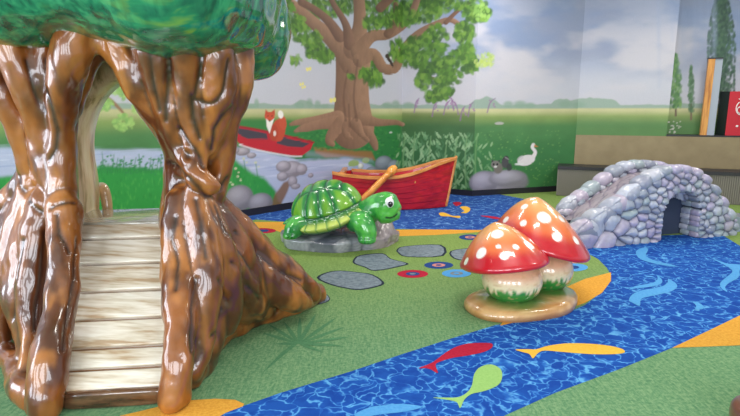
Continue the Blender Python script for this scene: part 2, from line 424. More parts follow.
# grassy near bank on the left
poly([(-190, 188), (-60, 182), (0, 178), (60, 171), (100, 165), (165, 168), (215, 155), (232, 158), (250, 170), (264, 178), (276, 190), (280, 210), (240, 228), (100, 262), (-60, 330), (-190, 420)], (44, 146, 66), 1, 3, 0.03)
for k in range(1500):
    x = rng.uniform(-60, 275); y = rng.uniform(150, 228)
    top = np.interp(x, [-60, 0, 60, 100, 165, 215, 232, 250, 275], [184, 180, 173, 167, 170, 157, 160, 172, 192])
    if y < top - 1: continue
    c = [(36, 138, 62), (62, 160, 76), (92, 176, 84), (26, 116, 56)][rng.integers(4)]
    ell(x, y, 1.0, rng.uniform(2, 4), c, 0.35, 0.7, rng.uniform(-.4, .4))
for x in np.arange(100, 166, 2.6):
    y = 160 + 5 * math.sin(x * .7) + rng.uniform(-3, 3); stroke([(x, 172, .5), (x + rng.uniform(-3, 3), y, .4)], (40, 120, 66), .8)
    for q in range(4): ell(x + rng.uniform(-3, 3), y + rng.uniform(0, 8), 1.5, 1.1, (46, 128, 74), .8, .5)
for (x, y) in ((228, 178), (233, 184), (238, 176), (226, 196), (244, 158), (256, 162), (236, 168)):
    stroke([(x + 2, y + 14, .6), (x, y, .4)], (58, 132, 70), .7); ell(x, y, 1.8, 1.4, (206, 206, 176), .8); ell(x + 3, y + 4, 1.4, 1.1, (200, 204, 170), .8)
# far banks and tree mound
poly([(233, 118), (300, 120), (330, 124), (360, 124), (401, 124), (401, 190), (388, 178), (372, 166), (345, 151), (318, 151), (300, 146), (262, 134), (233, 140)], (44, 122, 60), .9, 3, 0.02)
poly([(233, 134), (262, 133), (300, 146), (262, 140), (233, 146)], (122, 150, 92), .6, 3)
poly([(314, 147), (345, 149), (372, 152), (376, 160), (362, 158), (345, 156), (326, 157), (316, 153)], (156, 106, 62), .85, 2, .02)
for k in range(420):
    x = rng.uniform(300, 400); y = rng.uniform(122, 150) + max(0, x - 370) * .6
    ell(x, y, 1.6, .9, [(40, 122, 56), (74, 150, 70), (30, 104, 52)][k % 3], .5, .6)
# boulders on the near bank
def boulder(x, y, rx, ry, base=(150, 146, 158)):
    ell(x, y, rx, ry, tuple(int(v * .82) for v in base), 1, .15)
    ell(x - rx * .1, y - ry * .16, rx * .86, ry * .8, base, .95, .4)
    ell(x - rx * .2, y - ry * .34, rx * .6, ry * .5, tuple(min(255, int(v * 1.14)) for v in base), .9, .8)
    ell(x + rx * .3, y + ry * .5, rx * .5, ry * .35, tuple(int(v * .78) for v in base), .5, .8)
poly([(268, 212), (276, 192), (284, 182), (292, 178), (288, 190), (280, 206), (276, 214)], (128, 92, 62), .9, 2, .02)
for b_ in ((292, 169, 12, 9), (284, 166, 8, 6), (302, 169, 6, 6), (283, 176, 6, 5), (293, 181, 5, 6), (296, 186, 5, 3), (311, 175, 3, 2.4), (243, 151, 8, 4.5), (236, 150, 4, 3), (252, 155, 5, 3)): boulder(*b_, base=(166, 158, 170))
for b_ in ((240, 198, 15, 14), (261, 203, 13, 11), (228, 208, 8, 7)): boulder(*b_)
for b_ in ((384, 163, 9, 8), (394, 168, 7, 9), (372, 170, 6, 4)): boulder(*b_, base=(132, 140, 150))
for b_ in ((354, 163, 6, 4), (366, 160, 4, 3)): ell(*b_, (150, 172, 84), .9)
boulder(361, 166, 3, 3.5, (214, 214, 206))
poly([(306, 150), (330, 153), (372, 158), (374, 162), (330, 158), (306, 156)], (176, 184, 214), .3, 3)
# painted red canoe with a fox
poly([(231, 124.5), (245, 127), (268, 131), (290, 136), (306, 140.5), (314, 141.5), (311, 149), (302, 155.5), (290, 155), (262, 150), (243, 146), (236, 139)], (188, 32, 48), 1, .8)
poly([(234, 127), (248, 129), (267, 133), (268, 139), (250, 139), (240, 135)], (70, 62, 74), 1, .8)
poly([(280, 136), (296, 140), (310, 143), (303, 147), (288, 146), (277, 143)], (70, 62, 74), 1, .8)
stroke([(231, 124.5, .8), (258, 129, .8), (290, 136, .8), (314, 142, .8)], (150, 26, 40))
stroke([(240, 144.5, .7), (262, 150.5, .7), (290, 155.5, .7), (302, 156, .7)], (232, 224, 232), .8)
ell(279, 130, 7, 12, (190, 74, 48), 1, .15, -.12); ell(283, 122, 4, 8, (196, 82, 54), 1, .2, .2)
ell(281, 114, 3, 4.5, (240, 234, 226), 1, .3, .3); ell(274, 132, 5, 9, (176, 66, 44), 1, .2)
ell(270, 116, 5.2, 4.6, (200, 80, 52), 1, .1)
poly([(265, 115), (266, 109), (269.5, 112.5)], (190, 72, 48)); poly([(271, 112), (275, 109), (275.5, 115)], (190, 72, 48))
poly([(266.5, 118), (270, 121.5), (274.5, 118), (272, 126), (270, 133), (267, 126)], (240, 232, 226), 1, .8)
ell(268.2, 115.3, .7, .7, (40, 26, 24)); ell(272.4, 115.5, .7, .7, (40, 26, 24)); ell(270, 120, .8, .7, (40, 26, 24)); ell(275, 133, 1.6, 3, (238, 226, 218), .8)
# big painted oak
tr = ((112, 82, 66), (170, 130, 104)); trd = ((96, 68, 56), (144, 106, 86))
def leaves(x, y, rx, ry, n, pal=((70, 110, 40), (90, 136, 46), (118, 158, 62), (54, 90, 38)), sz=2.9, al=.7):
    for _ in range(n):
        a_ = rng.uniform(0, 6.283); r_ = math.sqrt(rng.random())
        c = pal[rng.integers(len(pal))]; X, Y = x + rx * r_ * math.cos(a_), y + ry * r_ * math.sin(a_)
        ell(X, Y, sz * rng.uniform(.7, 1.5), sz * rng.uniform(.6, 1.2), c, al, .5, rng.uniform(0, 3))
for (x, y, rx, ry, n) in ((320, 8, 26, 10, 150), (385, 10, 24, 14, 200), (300, 30, 12, 14, 90), (350, 4, 20, 8, 90), (352, 60, 14, 12, 110), (372, 66, 10, 12, 80), (320, 52, 14, 8, 90), (420, 10, 22, 12, 200)): leaves(x, y, rx, ry, n)
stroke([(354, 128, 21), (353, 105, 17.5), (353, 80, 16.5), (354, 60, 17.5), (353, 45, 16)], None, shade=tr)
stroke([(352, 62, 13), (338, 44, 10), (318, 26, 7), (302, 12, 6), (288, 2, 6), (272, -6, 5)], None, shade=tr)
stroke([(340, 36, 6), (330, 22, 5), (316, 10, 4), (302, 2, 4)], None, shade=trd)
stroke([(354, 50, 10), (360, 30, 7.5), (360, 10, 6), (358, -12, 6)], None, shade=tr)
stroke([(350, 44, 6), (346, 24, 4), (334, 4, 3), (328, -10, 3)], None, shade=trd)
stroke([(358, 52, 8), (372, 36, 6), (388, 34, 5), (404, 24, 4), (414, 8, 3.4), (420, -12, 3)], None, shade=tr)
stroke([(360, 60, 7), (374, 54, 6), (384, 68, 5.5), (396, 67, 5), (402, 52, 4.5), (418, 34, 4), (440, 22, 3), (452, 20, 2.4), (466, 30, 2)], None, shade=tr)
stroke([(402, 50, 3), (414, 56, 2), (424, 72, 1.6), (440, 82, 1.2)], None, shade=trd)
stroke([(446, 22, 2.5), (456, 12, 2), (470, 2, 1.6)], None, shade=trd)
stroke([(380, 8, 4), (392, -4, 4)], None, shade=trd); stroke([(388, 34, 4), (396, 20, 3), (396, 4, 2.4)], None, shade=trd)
stroke([(388, 56, 2.6), (390, 60, 1.8), (393, 66, 1)], (60, 44, 40)); ell(391, 57, 1.2, 2.6, (226, 222, 216), .9)
for q in ([(338, 118, 8), (318, 120, 5), (298, 122, 3), (291, 124, 1.6)], [(336, 122, 7), (320, 124, 5), (304, 128, 4), (296, 131, 2)],
          [(342, 122, 7), (334, 132, 6), (330, 140, 4.5), (333, 144, 2.4)], [(350, 124, 7), (346, 130, 4), (348, 136, 3), (352, 138, 1.5)],
          [(360, 122, 8), (368, 132, 5), (374, 142, 4), (376, 148, 2.4)], [(362, 118, 7), (378, 122, 4), (396, 122, 2.6), (402, 124, 2)],
          [(356, 124, 6), (362, 134, 3), (368, 140, 2)]): stroke(q, None, shade=tr)
for q in ([(346, 120, 1.2), (344, 95, 1), (348, 70, 1)], [(357, 120, 1.4), (354, 95, 1), (358, 60, 1)], [(350, 126, 1.2), (349, 104, .8)]): stroke(q, (104, 74, 60), .6)
for (x, y, rx, ry, n) in ((298, 22, 8, 8, 50), (314, 40, 10, 8, 60), (326, 56, 8, 6, 50), (352, 76, 3, 3, 6), (372, 24, 8, 6, 40), (376, 80, 8, 6, 50), (366, 74, 6, 6, 40), (398, 50, 8, 10, 60), (384, 22, 8, 5, 40), (408, 58, 8, 8, 60),
                          (420, 46, 14, 12, 140), (436, 40, 12, 16, 140), (432, 64, 10, 10, 90), (444, 66, 10, 10, 90), (424, 80, 8, 10, 70), (440, 88, 8, 12, 80), (452, 76, 10, 8, 80), (466, 52, 8, 10, 80), (470, 64, 8, 10, 80), (464, 32, 10, 10, 100), (476, 10, 14, 12, 150),
                          (446, 4, 18, 8, 100), (404, 16, 12, 10, 80), (456, 58, 8, 8, 60), (444, 94, 6, 6, 40), (432, 96, 6, 6, 40), (448, 92, 6, 5, 40), (420, 62, 6, 8, 50), (286, 10, 8, 14, 60), (296, 60, 5, 5, 14)): leaves(x, y, rx, ry, n)
leaves(484, 60, 10, 8, 60, ((176, 196, 96), (190, 206, 120), (150, 180, 90)), 2, .6); leaves(482, 12, 8, 10, 40, ((126, 170, 80), (150, 190, 96)), 2, .6)
# second painted tree glimpsed through the tree house arch
stroke([(60, 80, 4), (92, 92, 3), (108, 98, 2.4), (120, 108, 1.6), (128, 118, 1)], (150, 116, 88)); stroke([(96, 94, 1.6), (104, 86, 1.4), (118, 78, 1)], (150, 116, 88))
for (x, y, rx, ry, n) in ((118, 86, 14, 8, 110), (104, 104, 10, 6, 60), (124, 122, 10, 8, 80), (140, 106, 8, 10, 60), (128, 92, 10, 8, 60), (108, 78, 10, 6, 50), (20, 60, 30, 30, 120)):
    leaves(x, y, rx, ry, n, ((150, 190, 104), (170, 204, 120), (128, 172, 96)), 2.2, .6)
# butterflies, lavender, reeds, raccoon on a rock, swan
for (x, y, s_) in ((309, 69, 1.4), (302, 84, 1.2), (304, 87, 1.1), (333, 100, 1.7)):
    c = (232, 220, 130); ell(x - s_, y, s_ * 1.1, s_ * 1.6, c, .95, .2, .4); ell(x + s_, y - .6, s_ * 1.1, s_ * 1.6, c, .95, .2, -.4)
for (x, y, dx) in ((416, 102, 3), (446, 104, 4), (452, 100, -3), (456, 104, -4), (470, 106, 3), (490, 102, 5), (462, 110, 3), (434, 106, 3)):
    stroke([(x - dx * .6, y + 10, .7), (x, y, .7), (x + dx, y - 4, .5)], (140, 104, 146), .75)
    for k in range(5): ell(x + dx * k * .2 + rng.uniform(-2, 2), y - 2 + k * 1.6, 1.3, .9, (156, 112, 156), .8, .4)
ell(499, 123, 5, 1.6, (196, 186, 190), .7); ell(391, 132, 2.2, 1, (206, 214, 206), .8)
for k in range(420):
    x = rng.uniform(397, 492); y = 190 - rng.random() ** .8 * 56
    if x > 472 and rng.random() < .6: continue
    a_ = rng.choice([-1, 1]) * rng.uniform(.25, .9); l_ = rng.uniform(4.5, 8)
    c = [(96, 146, 96), (130, 172, 120), (66, 116, 70), (152, 186, 138)][rng.integers(4)]
    ell(x, y, 1.1, l_ * .62, c, .8, .4, a_)
for x in (404, 414, 430, 446, 456, 466, 476): stroke([(x, 188, .8), (x - 1, 160, .7), (x + 1, 132 + (x * 7) % 9, .5)], (112, 154, 98), .8)
for k in range(160): ell(rng.uniform(474, 560), rng.uniform(130, 186), 1, .8, (116, 162, 92), .5, .5)
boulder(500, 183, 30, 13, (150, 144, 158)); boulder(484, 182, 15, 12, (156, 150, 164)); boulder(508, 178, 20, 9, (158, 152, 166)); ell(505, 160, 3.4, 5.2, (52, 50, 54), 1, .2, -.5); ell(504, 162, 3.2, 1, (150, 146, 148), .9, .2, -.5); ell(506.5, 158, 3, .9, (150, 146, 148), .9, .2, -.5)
ell(498, 168, 5, 6, (120, 112, 106), 1, .3); ell(505, 163, 4, 5.5, (76, 74, 78), 1, .3, .3); ell(509, 167, 3, 4, (60, 60, 64), .9, .3)
ell(495, 164, 4.6, 4, (128, 122, 118), 1, .2); ell(493.4, 164, 1.4, 1.2, (30, 28, 30), 1, .2); ell(497, 164, 1.4, 1.2, (30, 28, 30), 1, .2); ell(495.2, 166.4, 1.8, 1.2, (226, 222, 218), 1, .2)
for x in (492, 499): ell(x, 160.6, 1.2, 1.2, (70, 66, 68), 1, .2)
ell(526, 160, 9, 5.5, (222, 214, 218), 1, .1, .15); stroke([(532, 158, 2.4), (535, 152, 1.7), (532, 147, 1.5), (533, 144.5, 1.8)], (224, 216, 220)); ell(520, 158, 4, 2.4, (200, 192, 200), .7, .4, .5)
poly([(534, 144), (538, 146.5), (534, 146.5)], (196, 120, 70)); ell(519, 164, 5, 1.2, (226, 224, 226), .8)
# distant poplars on the right-hand mural wall
def poplar(x, y0, y1, w_, pal, n):
    stroke([(x, y1 + 8, 1.1), (x, y1 - 8, .9)], (120, 100, 80))
    for _ in range(n):
        t = rng.random(); yy = y0 + (y1 - y0) * t; ww = w_ * math.sin(min(1, t * 1.25 + .08) * math.pi * .62)
        ell(x + np.clip(rng.normal(), -1.7, 1.7) * ww * .42, yy, 1.6, 2.4, pal[rng.integers(len(pal))], .6, .6)
poplar(681, 52, 108, 8, ((96, 142, 84), (128, 168, 98), (78, 122, 76)), 330)
poplar(697, 64, 112, 4, ((88, 126, 86), (70, 104, 74)), 120)
ell(728, 40, 8, 60, (66, 96, 80), .8, .7); poplar(729, -20, 98, 20, ((58, 90, 72), (74, 108, 80), (44, 72, 62)), 1500)
for k in range(24): ell(rng.uniform(672, 686), rng.uniform(122, 134), 1, .8, (220, 218, 206), .7, .4)
for k in range(14):
    x = rng.uniform(655, 735); stroke([(x, rng.uniform(-20, 10), 1.6), (x + 1, rng.uniform(40, 90), 1.6)], (150, 164, 196), .18, 2)

def wallmesh(name, k, s_from, s_to, z_from, off=None, kind=True):
    a, b = segs[k]; e = (b - a) / SL[k]; nrm = np.array([e[1], -e[0]])     # faces the room
    if off is None: off = 0.0
    ss = np.arange(s_from, s_to + RES * .5, RES); ss[-1] = s_to; zz = np.arange(z_from, WALLH + RES * .5, RES)
    ii = np.clip(((ss - SMIN) / RES).astype(int), 0, NS - 1); jj = np.clip((zz / RES).astype(int), 0, NZ - 1)
    col = CV[np.ix_(jj, ii)].reshape(-1, 3)
    Sg, Zg = np.meshgrid(ss, zz); xy = a[None, :] + (Sg.ravel() - S0[k])[:, None] * e[None, :] - nrm[None, :] * off
    V = np.column_stack([xy, Zg.ravel()]); F = grid_faces(len(ss), len(zz))
    mb = MB(); mb.v = list(map(tuple, V)); mb.f = list(map(tuple, F)); mb.m = [0] * len(F)
    p0 = a + e * (s_from - S0[k]) - nrm * (off + .06); p1 = a + e * (s_to - S0[k]) - nrm * (off + .06)
    c = (p0 + p1) / 2; R = np.array([[e[0], -nrm[0], 0], [e[1], -nrm[1], 0], [0, 0, 1]])
    mb.box((c[0], c[1], (z_from + WALLH) / 2), (s_to - s_from, .118, WALLH - z_from), R, 1)
    cc = np.vstack([col, np.full((8, 3), .5)])
    return struct(mb.build(name, [M['mural'], M['plain']], None, True, cc)), e, nrm
M['plain'] = newmat('plaster', 0.9, color=(200, 196, 190))[0]
m, nt, b = newmat('tan_wall', 0.7, color=(150, 136, 106)); M['tan'] = m
nt.links.new(ramp(nt, noise(nt, coords(nt), 5, 3), [(0.3, (140, 124, 94)), (0.7, (152, 136, 104))]), b.inputs['Base Color'])
M['base'] = newmat('dark_rubber_base', 0.35, color=(38, 36, 44))[0]
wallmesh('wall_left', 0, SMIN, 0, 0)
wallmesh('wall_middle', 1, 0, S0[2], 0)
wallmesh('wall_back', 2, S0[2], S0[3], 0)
s_turn = W(668, 120)[0]; TANZ = 1.02
_, e4, n4 = wallmesh('wall_right', 3, S0[3], s_turn, TANZ)
SB = 0.42
wallmesh('wall_right_recess', 3, s_turn - 0.02, SMAX, TANZ - .3, SB)
def wpt(k, s, off=0):                      # plan point on wall k at s, off metres into the room
    a, b = segs[k]; e = (b - a) / SL[k]; n = np.array([e[1], -e[0]]); return a + e * (s - S0[k]) + n * off
def slab(name, k, s0, s1, z0, z1, t0, t1, mat, skind=True, bev=0):
    a, b = segs[k]; e = (b - a) / SL[k]; n = np.array([e[1], -e[0]])
    p = (wpt(k, s0, (t0 + t1) / 2) + wpt(k, s1, (t0 + t1) / 2)) / 2; R = np.array([[e[0], n[0], 0], [e[1], n[1], 0], [0, 0, 1]])
    mb = MB().box((p[0], p[1], (z0 + z1) / 2), (s1 - s0, abs(t1 - t0), z1 - z0), R)
    o = mb.build(name, mat, None, False)
    if skind: struct(o)
    return o
slab('wall_right_lower', 3, S0[3], SMAX, 0, TANZ, 0.006, -SB * 1.0, M['tan'])
slab('trim_1', 3, s_turn, SMAX, TANZ, TANZ + .022, 0.012, -SB, M['base'])
slab('baseboard_left', 0, SMIN, 0, 0, .10, 0.015, 0.001, M['base'])
slab('baseboard_middle', 1, 0, S0[2] + .01, 0, .10, 0.015, 0.001, M['base'])
slab('baseboard_back', 2, S0[2] - .01, S0[3], 0, .10, 0.015, 0.001, M['base'])
# short return between the right wall and its recess
p0, p1 = wpt(3, s_turn), wpt(3, s_turn, -SB)
# ceiling and the window walls (left and front) that let the daylight in
mb = MB().box((0.5, 3.5, WALLH + .05), (16.5, 14.5, .1)); struct(mb.build('ceiling', M['plain'], None, False))
mb = MB()
for i in range(5): mb.box((-4.9 - .45 + i * 2.3 - .0, -3.0, WALLH / 2), (.5, .15, WALLH))
mb.box((-.6, -3.0, .35), (13, .15, .7)); mb.box((-.6, -3.0, 3.4), (13, .15, .8))
struct(mb.build('wall_front', M['plain'], None, False))
mb = MB()
for i in range(4): mb.box((-7.1, -2.5 + i * 1.75, WALLH / 2), (.15, .36, WALLH))
mb.box((-7.1, 0, .25), (.15, 6, .5)); mb.box((-7.1, 0, 3.4), (.15, 6, .8))
struct(mb.build('wall_window_side', M['plain'], None, False))

# ------------------------------------------------------------------ floor: printed carpet, one mesh with inlaid areas
M['grass'] = grass_carpet('grass_carpet')
M['river'] = river_carpet('river_carpet', (28, 82, 168), (46, 110, 192), (98, 168, 222), 10.5)
M['lake'] = river_carpet('lake_carpet', (42, 84, 160), (62, 108, 180), (112, 156, 212), 7, .01)
M['sand'] = carpet('sand_carpet', [(0.3, (214, 142, 50)), (0.6, (236, 172, 72))])
M['stepstone'] = carpet('stepping_stone_carpet', [(0.35, (104, 116, 132)), (0.6, (138, 148, 162))], 20)
M['ink'] = carpet('dark_outline_carpet', [(0.3, (38, 48, 62)), (0.7, (52, 62, 76))])
M['fern'] = carpet('fern_carpet', [(0.3, (74, 124, 88)), (0.65, (94, 142, 104))])
M['cred'] = carpet('red_carpet', [(0.3, (176, 26, 56)), (0.7, (196, 40, 70))])
M['clime'] = carpet('lime_carpet', [(0.3, (150, 192, 110)), (0.7, (168, 206, 124))])
M['cyellow'] = carpet('yellow_carpet', [(0.3, (232, 176, 60)), (0.7, (244, 192, 80))])
M['csky'] = carpet('sky_blue_carpet', [(0.3, (74, 150, 220)), (0.7, (100, 170, 230))])
M['cnavy'] = carpet('navy_carpet', [(0.3, (36, 66, 130)), (0.7, (46, 78, 146))])
M['cpink'] = carpet('pink_carpet', [(0.3, (206, 130, 130)), (0.7, (220, 146, 140))])
fm = list(M.keys()); floor_mats = ['grass', 'river', 'lake', 'sand', 'stepstone', 'ink', 'fern', 'cred', 'clime', 'cyellow', 'csky', 'cnavy', 'cpink']
ZC = [0]
FB = MB(); FB.add([(-9, -3.1, 0), (9.5, -3.1, 0), (9.5, 12, 0), (-9, 12, 0)], [(0, 1, 2, 3)], 0)
FB.add([(-9, -3.1, -.1), (9.5, -3.1, -.1), (9.5, 12, -.1), (-9, 12, -.1)], [(3, 2, 1, 0)], 0)
def inlay(pts, mat, layer, curve=0, scale=1.0):
    ZC[0] += 1
    Q = np.array([fl(*p) for p in pts])
    if scale != 1: c = Q.mean(0); Q = c + (Q - c) * scale
    if curve:
        n = len(Q); E = np.vstack([Q[-1:], Q, Q[:2]]); out = []
        for i in range(n):
            a, b_, c, d = E[i:i + 4]
            for k in range(curve):
                t = k / curve; out.append(.5 * (2 * b_ + (c - a) * t + (2 * a - 5 * b_ + 4 * c - d) * t * t + (3 * b_ - a - 3 * c + d) * t ** 3))
        Q = np.array(out)
    bm = bmesh.new(); vs = [bm.verts.new((q[0], q[1], 0.0008 * layer + 0.00002 * ZC[0])) for q in Q]
    es = [bm.edges.new((vs[i], vs[(i + 1) % len(vs)])) for i in range(len(vs))]
    bmesh.ops.triangle_fill(bm, edges=es, use_beauty=True)
    bm.normal_update(); bm.verts.index_update()
    F = [[v.index for v in (f.verts if f.normal.z > 0 else list(f.verts)[::-1])] for f in bm.faces]
    FB.add([v.co[:] for v in bm.verts], F, floor_mats.index(mat)); bm.free()
def inell(px, py, rx, ry, mat, layer, n=28):
    inlay([(px + rx * math.cos(t), py + ry * math.sin(t)) for t in np.linspace(0, 2 * math.pi, n, endpoint=False)], mat, layer)
def z(ox, oy, s, pts): return [(ox + x / s, oy + y / s) for x, y in pts]
# orange bank and far lake
inlay([(210, 240), (238, 224), (255, 222), (290, 222), (300, 232), (286, 229), (255, 231), (235, 240)], 'sand', 1)
inlay([(255, 224), (300, 226), (385, 230), (480, 228.5), (530, 226), (560, 222), (480, 232), (436, 235), (392, 236.5), (340, 236), (280, 232)], 'sand', 1)
inlay([(196, 226), (245, 215), (300, 205), (402, 188), (430, 191), (472, 195.5), (500, 194.6), (524, 199), (560, 212), (560, 222), (530, 227), (480, 230), (440, 229.6), (391, 229), (330, 226), (288, 222), (256, 219.5), (225, 226)], 'lake', 2)
# river, from under the bridge to the lower left corner
inlay([(150, 425), (215.5, 415), (245, 405.5), (280.5, 393), (351, 371.5), (400, 355), (450, 339), (496, 325), (555, 318), (585, 305), (602, 292), (609, 282), (611, 275), (607, 268), (598, 259), (585, 252), (570, 247), (590, 243), (650, 236), (700, 234), (724, 236), (740, 246), (800, 268), (800, 285), (740, 315.5), (672, 348), (620, 369), (555, 393), (506, 415), (440, 450), (150, 450)], 'river', 1)
inlay([(120, 416), (140, 411.5), (168, 404.5), (190, 400.5), (215, 399), (235, 400), (244, 404), (243, 406.5), (226, 413), (205, 425), (120, 430)], 'sand', 2)
inlay([(672, 348), (706, 332), (740, 315.5), (800, 285), (830, 290), (830, 352), (740, 345.5), (700, 347)], 'sand', 2)
inlay([(500, 326), (530, 319), (555, 314), (585, 303), (602, 293), (611, 281), (611, 272.5), (585, 279), (560, 290), (520, 300)], 'sand', 2)
FISH = dict(
 cred=z(380, 320, 2.846, [(110, 138), (135, 128), (155, 118), (185, 95), (215, 78), (250, 68), (290, 66), (318, 68), (318, 80), (295, 92), (250, 102), (210, 108), (175, 118), (158, 128), (165, 152), (145, 142), (130, 138)]),
 clime=z(380, 320, 2.846, [(150, 222), (190, 222), (225, 220), (250, 205), (262, 185), (268, 155), (285, 135), (315, 127), (340, 138), (348, 155), (342, 180), (320, 195), (290, 205), (260, 212), (240, 228), (228, 252), (218, 235), (190, 228)]),
 cyellow=z(380, 320, 2.846, [(385, 85), (420, 84), (445, 84), (480, 74), (540, 67), (620, 70), (680, 80), (697, 92), (670, 98), (600, 98), (520, 92), (470, 88), (450, 95), (435, 110), (425, 98), (405, 92)]))
for k, v in FISH.items(): inlay(v, k, 3, 4)
inlay(z(380, 320, 2.846, [(-30, 250), (0, 245), (60, 240), (120, 248), (70, 262), (0, 270), (-60, 280), (-70, 268)]), 'csky', 3, 4)
T = lambda p: z(600, 220, 4.157, p)
inlay(T([(150, 130), (185, 115), (200, 125), (190, 150), (230, 170), (280, 182), (325, 195), (270, 190), (200, 175), (160, 158)]), 'csky', 3, 3)
inlay(T([(120, 290), (150, 275), (220, 262), (240, 245), (235, 228), (258, 250), (250, 268), (200, 280), (150, 285)]), 'csky', 3, 3)
inlay(T([(120, 335), (135, 310), (180, 292), (250, 280), (280, 262), (285, 245), (320, 270), (310, 290), (270, 305), (200, 320), (170, 330), (165, 358), (135, 345)]), 'csky', 3, 3)
inlay(T([(455, 155), (520, 180), (570, 185), (600, 190), (582, 205), (575, 240), (540, 260), (520, 280), (530, 300), (505, 285), (500, 262), (530, 235), (550, 215), (530, 195)]), 'csky', 3, 3)
inlay(T([(385, 340), (420, 350), (430, 370), (395, 372), (400, 358)]), 'csky', 3, 3)
# stepping stones with dark outline
T = lambda p: z(300, 220, 4.11, p)
for st in ([(68, 238), (110, 215), (165, 208), (240, 215), (300, 225), (345, 255), (330, 272), (250, 288), (190, 282), (120, 265)],
           [(218, 165), (245, 145), (340, 137), (375, 160), (445, 178), (420, 190), (310, 210), (265, 195), (222, 180)],
           [(398, 122), (430, 108), (580, 102), (590, 148), (440, 152), (402, 135)],
           [(618, 128), (700, 115), (790, 112), (800, 150), (700, 168), (630, 158)],
           [(40, 292), (90, 292), (125, 325), (90, 345), (40, 345)]):
    inlay(T(st), 'ink', 1, 3); inlay(T(st), 'stepstone', 2, 3, 0.92)
# flowers
def flower(px, py, rx, ry, a, b_, c=None):
    inell(px, py, rx, ry, a, 1); inell(px, py, rx * .45, ry * .45, b_, 2)
    if c: inell(px, py, rx * .2, ry * .2, c, 3)
flower(412.7, 274, 15.5, 4, 'cred', 'cnavy', 'stepstone'); flower(438.7, 265.3, 14.6, 3.6, 'cnavy', 'cpink', 'cnavy'); flower(456.5, 273.5, 14.6, 4, 'csky', 'stepstone', 'csky')
flower(470, 237.3, 11, 2.8, 'cnavy', 'cpink', 'cnavy'); flower(263, 230.8, 13, 2.6, 'cred', 'cnavy'); flower(574, 260, 14, 3.4, 'cpink', 'cred'); flower(572, 267.5, 16, 4, 'csky', 'cnavy'); flower(478, 256, 10, 3, 'cnavy', 'csky')
# leaf-shaped fishes in the lake
T = lambda p: z(430, 180, 5.692, p)
inlay(T([(50, 190), (75, 185), (105, 195), (130, 205), (165, 205), (175, 212), (160, 218), (120, 210), (85, 208), (60, 205)]), 'cyellow', 3, 2)
inlay(T([(170, 155), (200, 150), (228, 160), (225, 178), (205, 190), (175, 188), (195, 180), (185, 168)]), 'cyellow', 3, 2)
inlay(T([(285, 205), (330, 205), (380, 212), (420, 222), (380, 225), (330, 215)]), 'cred', 3, 2); inlay(T([(130, 130), (165, 125), (180, 135), (150, 150)]), 'cred', 3, 2)
# faint fern print
ce = (299, 344)
for tip in ((262, 333), (268, 324), (284, 322), (300, 317), (316, 314), (336, 318), (345, 327), (350, 337), (342, 346), (322, 352), (306, 330), (276, 344)):
    dx, dy = tip[0] - ce[0], tip[1] - ce[1]; l_ = math.hypot(dx, dy); nx, ny = -dy / l_ * 2.2, dx / l_ * 1.4
    inlay([ce, (ce[0] + dx * .5 + nx, ce[1] + dy * .5 + ny), tip, (ce[0] + dx * .5 - nx, ce[1] + dy * .5 - ny)], 'fern', 1, 3)
inlay([(299, 343), (282, 357), (262, 374), (264, 371), (281, 353), (297, 341)], 'fern', 1)
struct(FB.build('floor', [M[k] for k in floor_mats], None, False))

# ------------------------------------------------------------------ bench along the right wall
bl = fl(556, 195.5); be = np.array([1, -0.37, 0]); be /= np.linalg.norm(be); bn = np.array([be[1], -be[0], 0])   # bn faces the room
bench = thing('bench', 'long low built-in bench with a black top and ribbed grey front under the tan wall', 'bench', bl)
R = np.array([[be[0], bn[0], 0], [be[1], bn[1], 0], [0, 0, 1]])
BL = 3.9; BD = 0.47
def bpt(u, t, zz): return bl + be * u + bn * t + np.array([0, 0, zz])
mb = MB().box(bpt(BL / 2, -BD / 2 - .012, .235), (BL, BD - .024, .46), R)
for k in range(int(BL / .03)): mb.box(bpt(.015 + k * .03, -.008, .235), (.019, .016, .46), R)
M['rib'] = newmat('ribbed_grey_laminate', 0.6, color=(132, 126, 118))[0]
mb.build('ribbed_front', M['rib'], bench, False)
mb = MB().box(bpt(BL / 2, -BD / 2 + .005, .488), (BL, BD + .02, .055), R); mb.build('bench_top', newmat('black_bench_top', .45, color=(40, 38, 44))[0], bench, False)

# ------------------------------------------------------------------ things on the ledge of the right wall
zl = TANZ + .022
def ledge(px, off):                      # plan point where the photo column meets a line off metres behind the wall face
    a = wpt(3, S0[3], -off); e = wpt(3, SMAX, -off) - a; d = ray(px, 130)
    t = (a[0] * e[1] - a[1] * e[0]) / (d[0] * e[1] - d[1] * e[0]); return np.array([d[0] * t, d[1] * t, zl])
ew = np.array([e4[0], e4[1], 0]); nw = np.array([n4[0], n4[1], 0]); RW = np.array([[ew[0], nw[0], 0], [ew[1], nw[1], 0], [0, 0, 1]])
pf = ledge(725.5, .12)
def htop(p, py): d = ray(0, py); return EYE + (d[2] / d[1]) * p[1] - zl
cab = thing('display_cabinet', 'bright red upright cabinet with a white emblem and black side at the right edge', 'cabinet', pf)
hc = htop(pf, 91.5); cw = .62
mb = MB().box(pf + ew * (cw / 2) - nw * .06 + np.array([0, 0, hc / 2]), (cw, .12, hc), RW); mb.build('red_front', newmat('red_panel', .45, color=(196, 22, 44))[0], cab, False)
pb = ledge(716.5, .30)
V = []
for q in (pf - ew * .002 + nw * 0.0, pf - ew * .002 - nw * .12, pb - nw * .05, pb): V += [q, q + np.array([0, 0, htop(q, 91.5)])]
mb = MB().add(V, [(0, 1, 3, 2), (2, 3, 5, 4), (4, 5, 7, 6), (6, 7, 1, 0), (1, 7, 5, 3), (0, 2, 4, 6)]); mb.build('black_side', newmat('black_side', .5, color=(16, 30, 28))[0], cab, False)
mb = MB(); ec = pf + ew * .20 + nw * .004 + np.array([0, 0, htop(pf, 108)])
